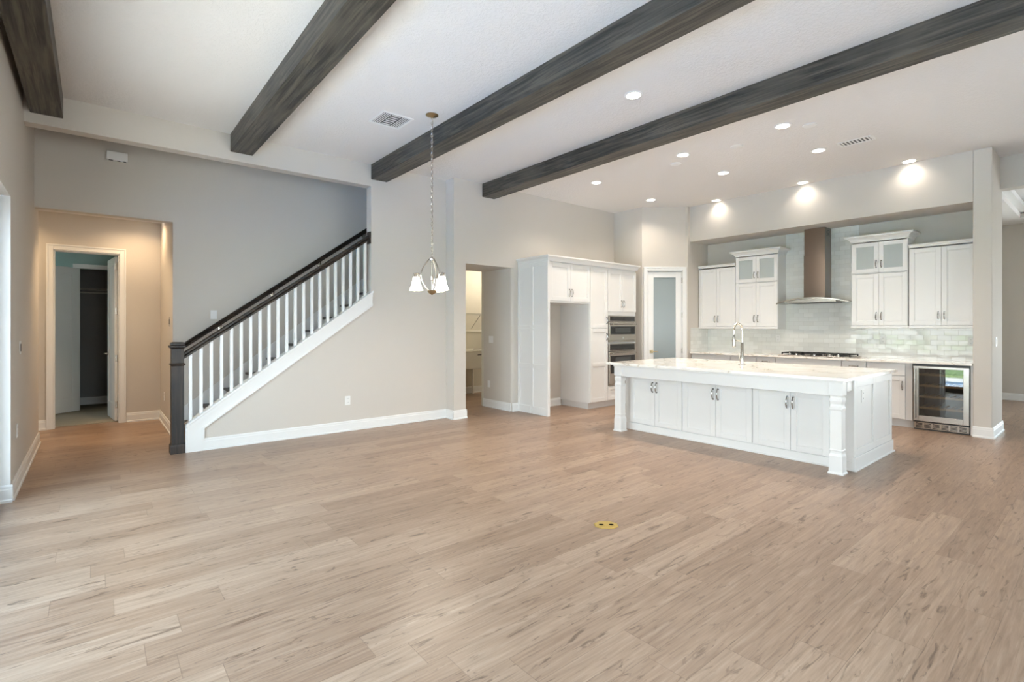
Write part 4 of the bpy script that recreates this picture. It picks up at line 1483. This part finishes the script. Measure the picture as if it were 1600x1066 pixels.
# floor outlet
t = thing('floor_outlet', 'brass floor outlet plate set in the wood floor', 'outlet', (2.763, 2.306, 0), math.radians(50.41 - 90))
ro = []
for z, kx, ky in ((0.0004, 0.082, 0.064), (0.003, 0.080, 0.062), (0.0042, 0.074, 0.056), (0.0034, 0.070, 0.052)):
    oc = [(0.5, 1), (-0.5, 1), (-1, 0.45), (-1, -0.45), (-0.5, -1), (0.5, -1), (1, -0.45), (1, 0.45)]
    ro.append([(a * kx, b * ky, z) for a, b in oc])
obj('cover_plate', MB().rings(ro), M['brass'], t)
for x in (-0.034, 0.036):
    mb = MB().rings([[(x + r * math.cos(a), 0.92 * r * math.sin(a), z) for a in [2 * PI * i / 20 for i in range(20)]] for r, z in ((0.027, 0.003), (0.026, 0.0046))])
    s = obj('socket_ring', mb, M['brass'], t)
    mb = MB().rings([[(x + 0.017 * math.cos(a), 0.014 * math.sin(a), z) for a in [2 * PI * i / 16 for i in range(16)]] for z in (0.0044, 0.005)])
    obj('opening', mb, M['socket'], s)

# ------------------------------------------------------------------ laundry room
t = thing('wire_shelf', 'white wire shelf with a diagonal bracket on the laundry wall', 'shelf', (6.3, 8.74, 1.66))
mb = MB()
for i in range(10):
    mb.cyl((-0.75, -0.36 + i * 0.038, 0), (0.75, -0.36 + i * 0.038, 0), 0.003, 6)
mb.cyl((-0.75, -0.36, -0.03), (0.75, -0.36, -0.03), 0.004, 6)
obj('wire_deck', mb, M['shelfwire'], t)
for x in (-0.18, 0.55):
    obj('bracket', MB().tube([(x, -0.34, -0.01), (x - 0.0, -0.006, -0.30)], 0.006, 8), M['shelfwire'], t)
t = thing('hanging_rail', 'white cleat rail below the wire shelf in the laundry', 'rail', (6.3, 8.74, 1.30))
obj('board', MB().box(-0.75, 0.75, -0.018, 0, -0.02, 0.02), M['tub'], t)
t = thing('laundry_tub', 'white utility sink standing against the laundry wall', 'sink', (5.83, 8.42, 0))
mb = MB().rings([[(-0.30, -0.24, 0.56), (0.30, -0.24, 0.56), (0.30, 0.27, 0.56), (-0.30, 0.27, 0.56)],
                 [(-0.33, -0.29, 0.90), (0.33, -0.29, 0.90), (0.33, 0.30, 0.90), (-0.33, 0.30, 0.90)],
                 [(-0.35, -0.31, 0.905), (0.35, -0.31, 0.905), (0.35, 0.305, 0.905), (-0.35, 0.305, 0.905)],
                 [(-0.35, -0.31, 0.935), (0.35, -0.31, 0.935), (0.35, 0.305, 0.935), (-0.35, 0.305, 0.935)],
                 [(-0.31, -0.27, 0.935), (0.31, -0.27, 0.935), (0.31, 0.27, 0.935), (-0.31, 0.27, 0.935)],
                 [(-0.27, -0.21, 0.62), (0.27, -0.21, 0.62), (0.27, 0.23, 0.62), (-0.27, 0.23, 0.62)]])
obj('basin', mb, M['tub'], t, bevel=0.008)
for x in (-0.27, 0.27):
    for y in (-0.2, 0.24):
        obj('leg', MB().squares([(0.016, 0), (0.018, 0.57)], x, y), M['tub'], t)
obj('drain_trap', MB().tube([(-0.12, 0.0, 0.57), (-0.12, 0.0, 0.40), (-0.10, 0.05, 0.36), (-0.08, 0.12, 0.40), (-0.08, 0.29, 0.42)], 0.022, 10), M['black'], t, smooth=True)
obj('faucet', MB().cyl((-0.2, 0.25, 0.935), (-0.2, 0.25, 1.02), 0.014, 10).tube([(-0.2, 0.25, 1.01), (-0.2, 0.15, 1.04), (-0.2, 0.06, 1.0)], 0.01, 8), M['tub'], t, smooth=True)
obj('emblem', MB().box(0.02, 0.12, -0.288, -0.27, 0.825, 0.845), M['dim'], t)

# ------------------------------------------------------------------ outside the sliding door
m = MB().box(-3.4, -0.76, -9, 14, -0.14, -0.02).box(-12.0, -3.4, 7.0, 14, -0.14, -0.02).box(-12.0, -8.0, -9, 7.0, -0.14, -0.02)
m.box(-0.76, 13.6, -12, -4.2, -0.14, -0.02).box(13.6, 22, -9, 4, -0.14, -0.02)
struct('terrain_patio', m, M['concrete'], label='pale concrete patio outside the sliding doors')
struct('water_pool', MB().box(-8.0, -3.4, -9, 7.0, -0.30, -0.06), M['water'], label='blue swimming pool beyond the patio')
struct('lawn', MB().box(-40, -12.0, -30, 40, -0.2, -0.03), M['lawn'], label='green lawn beyond the pool')
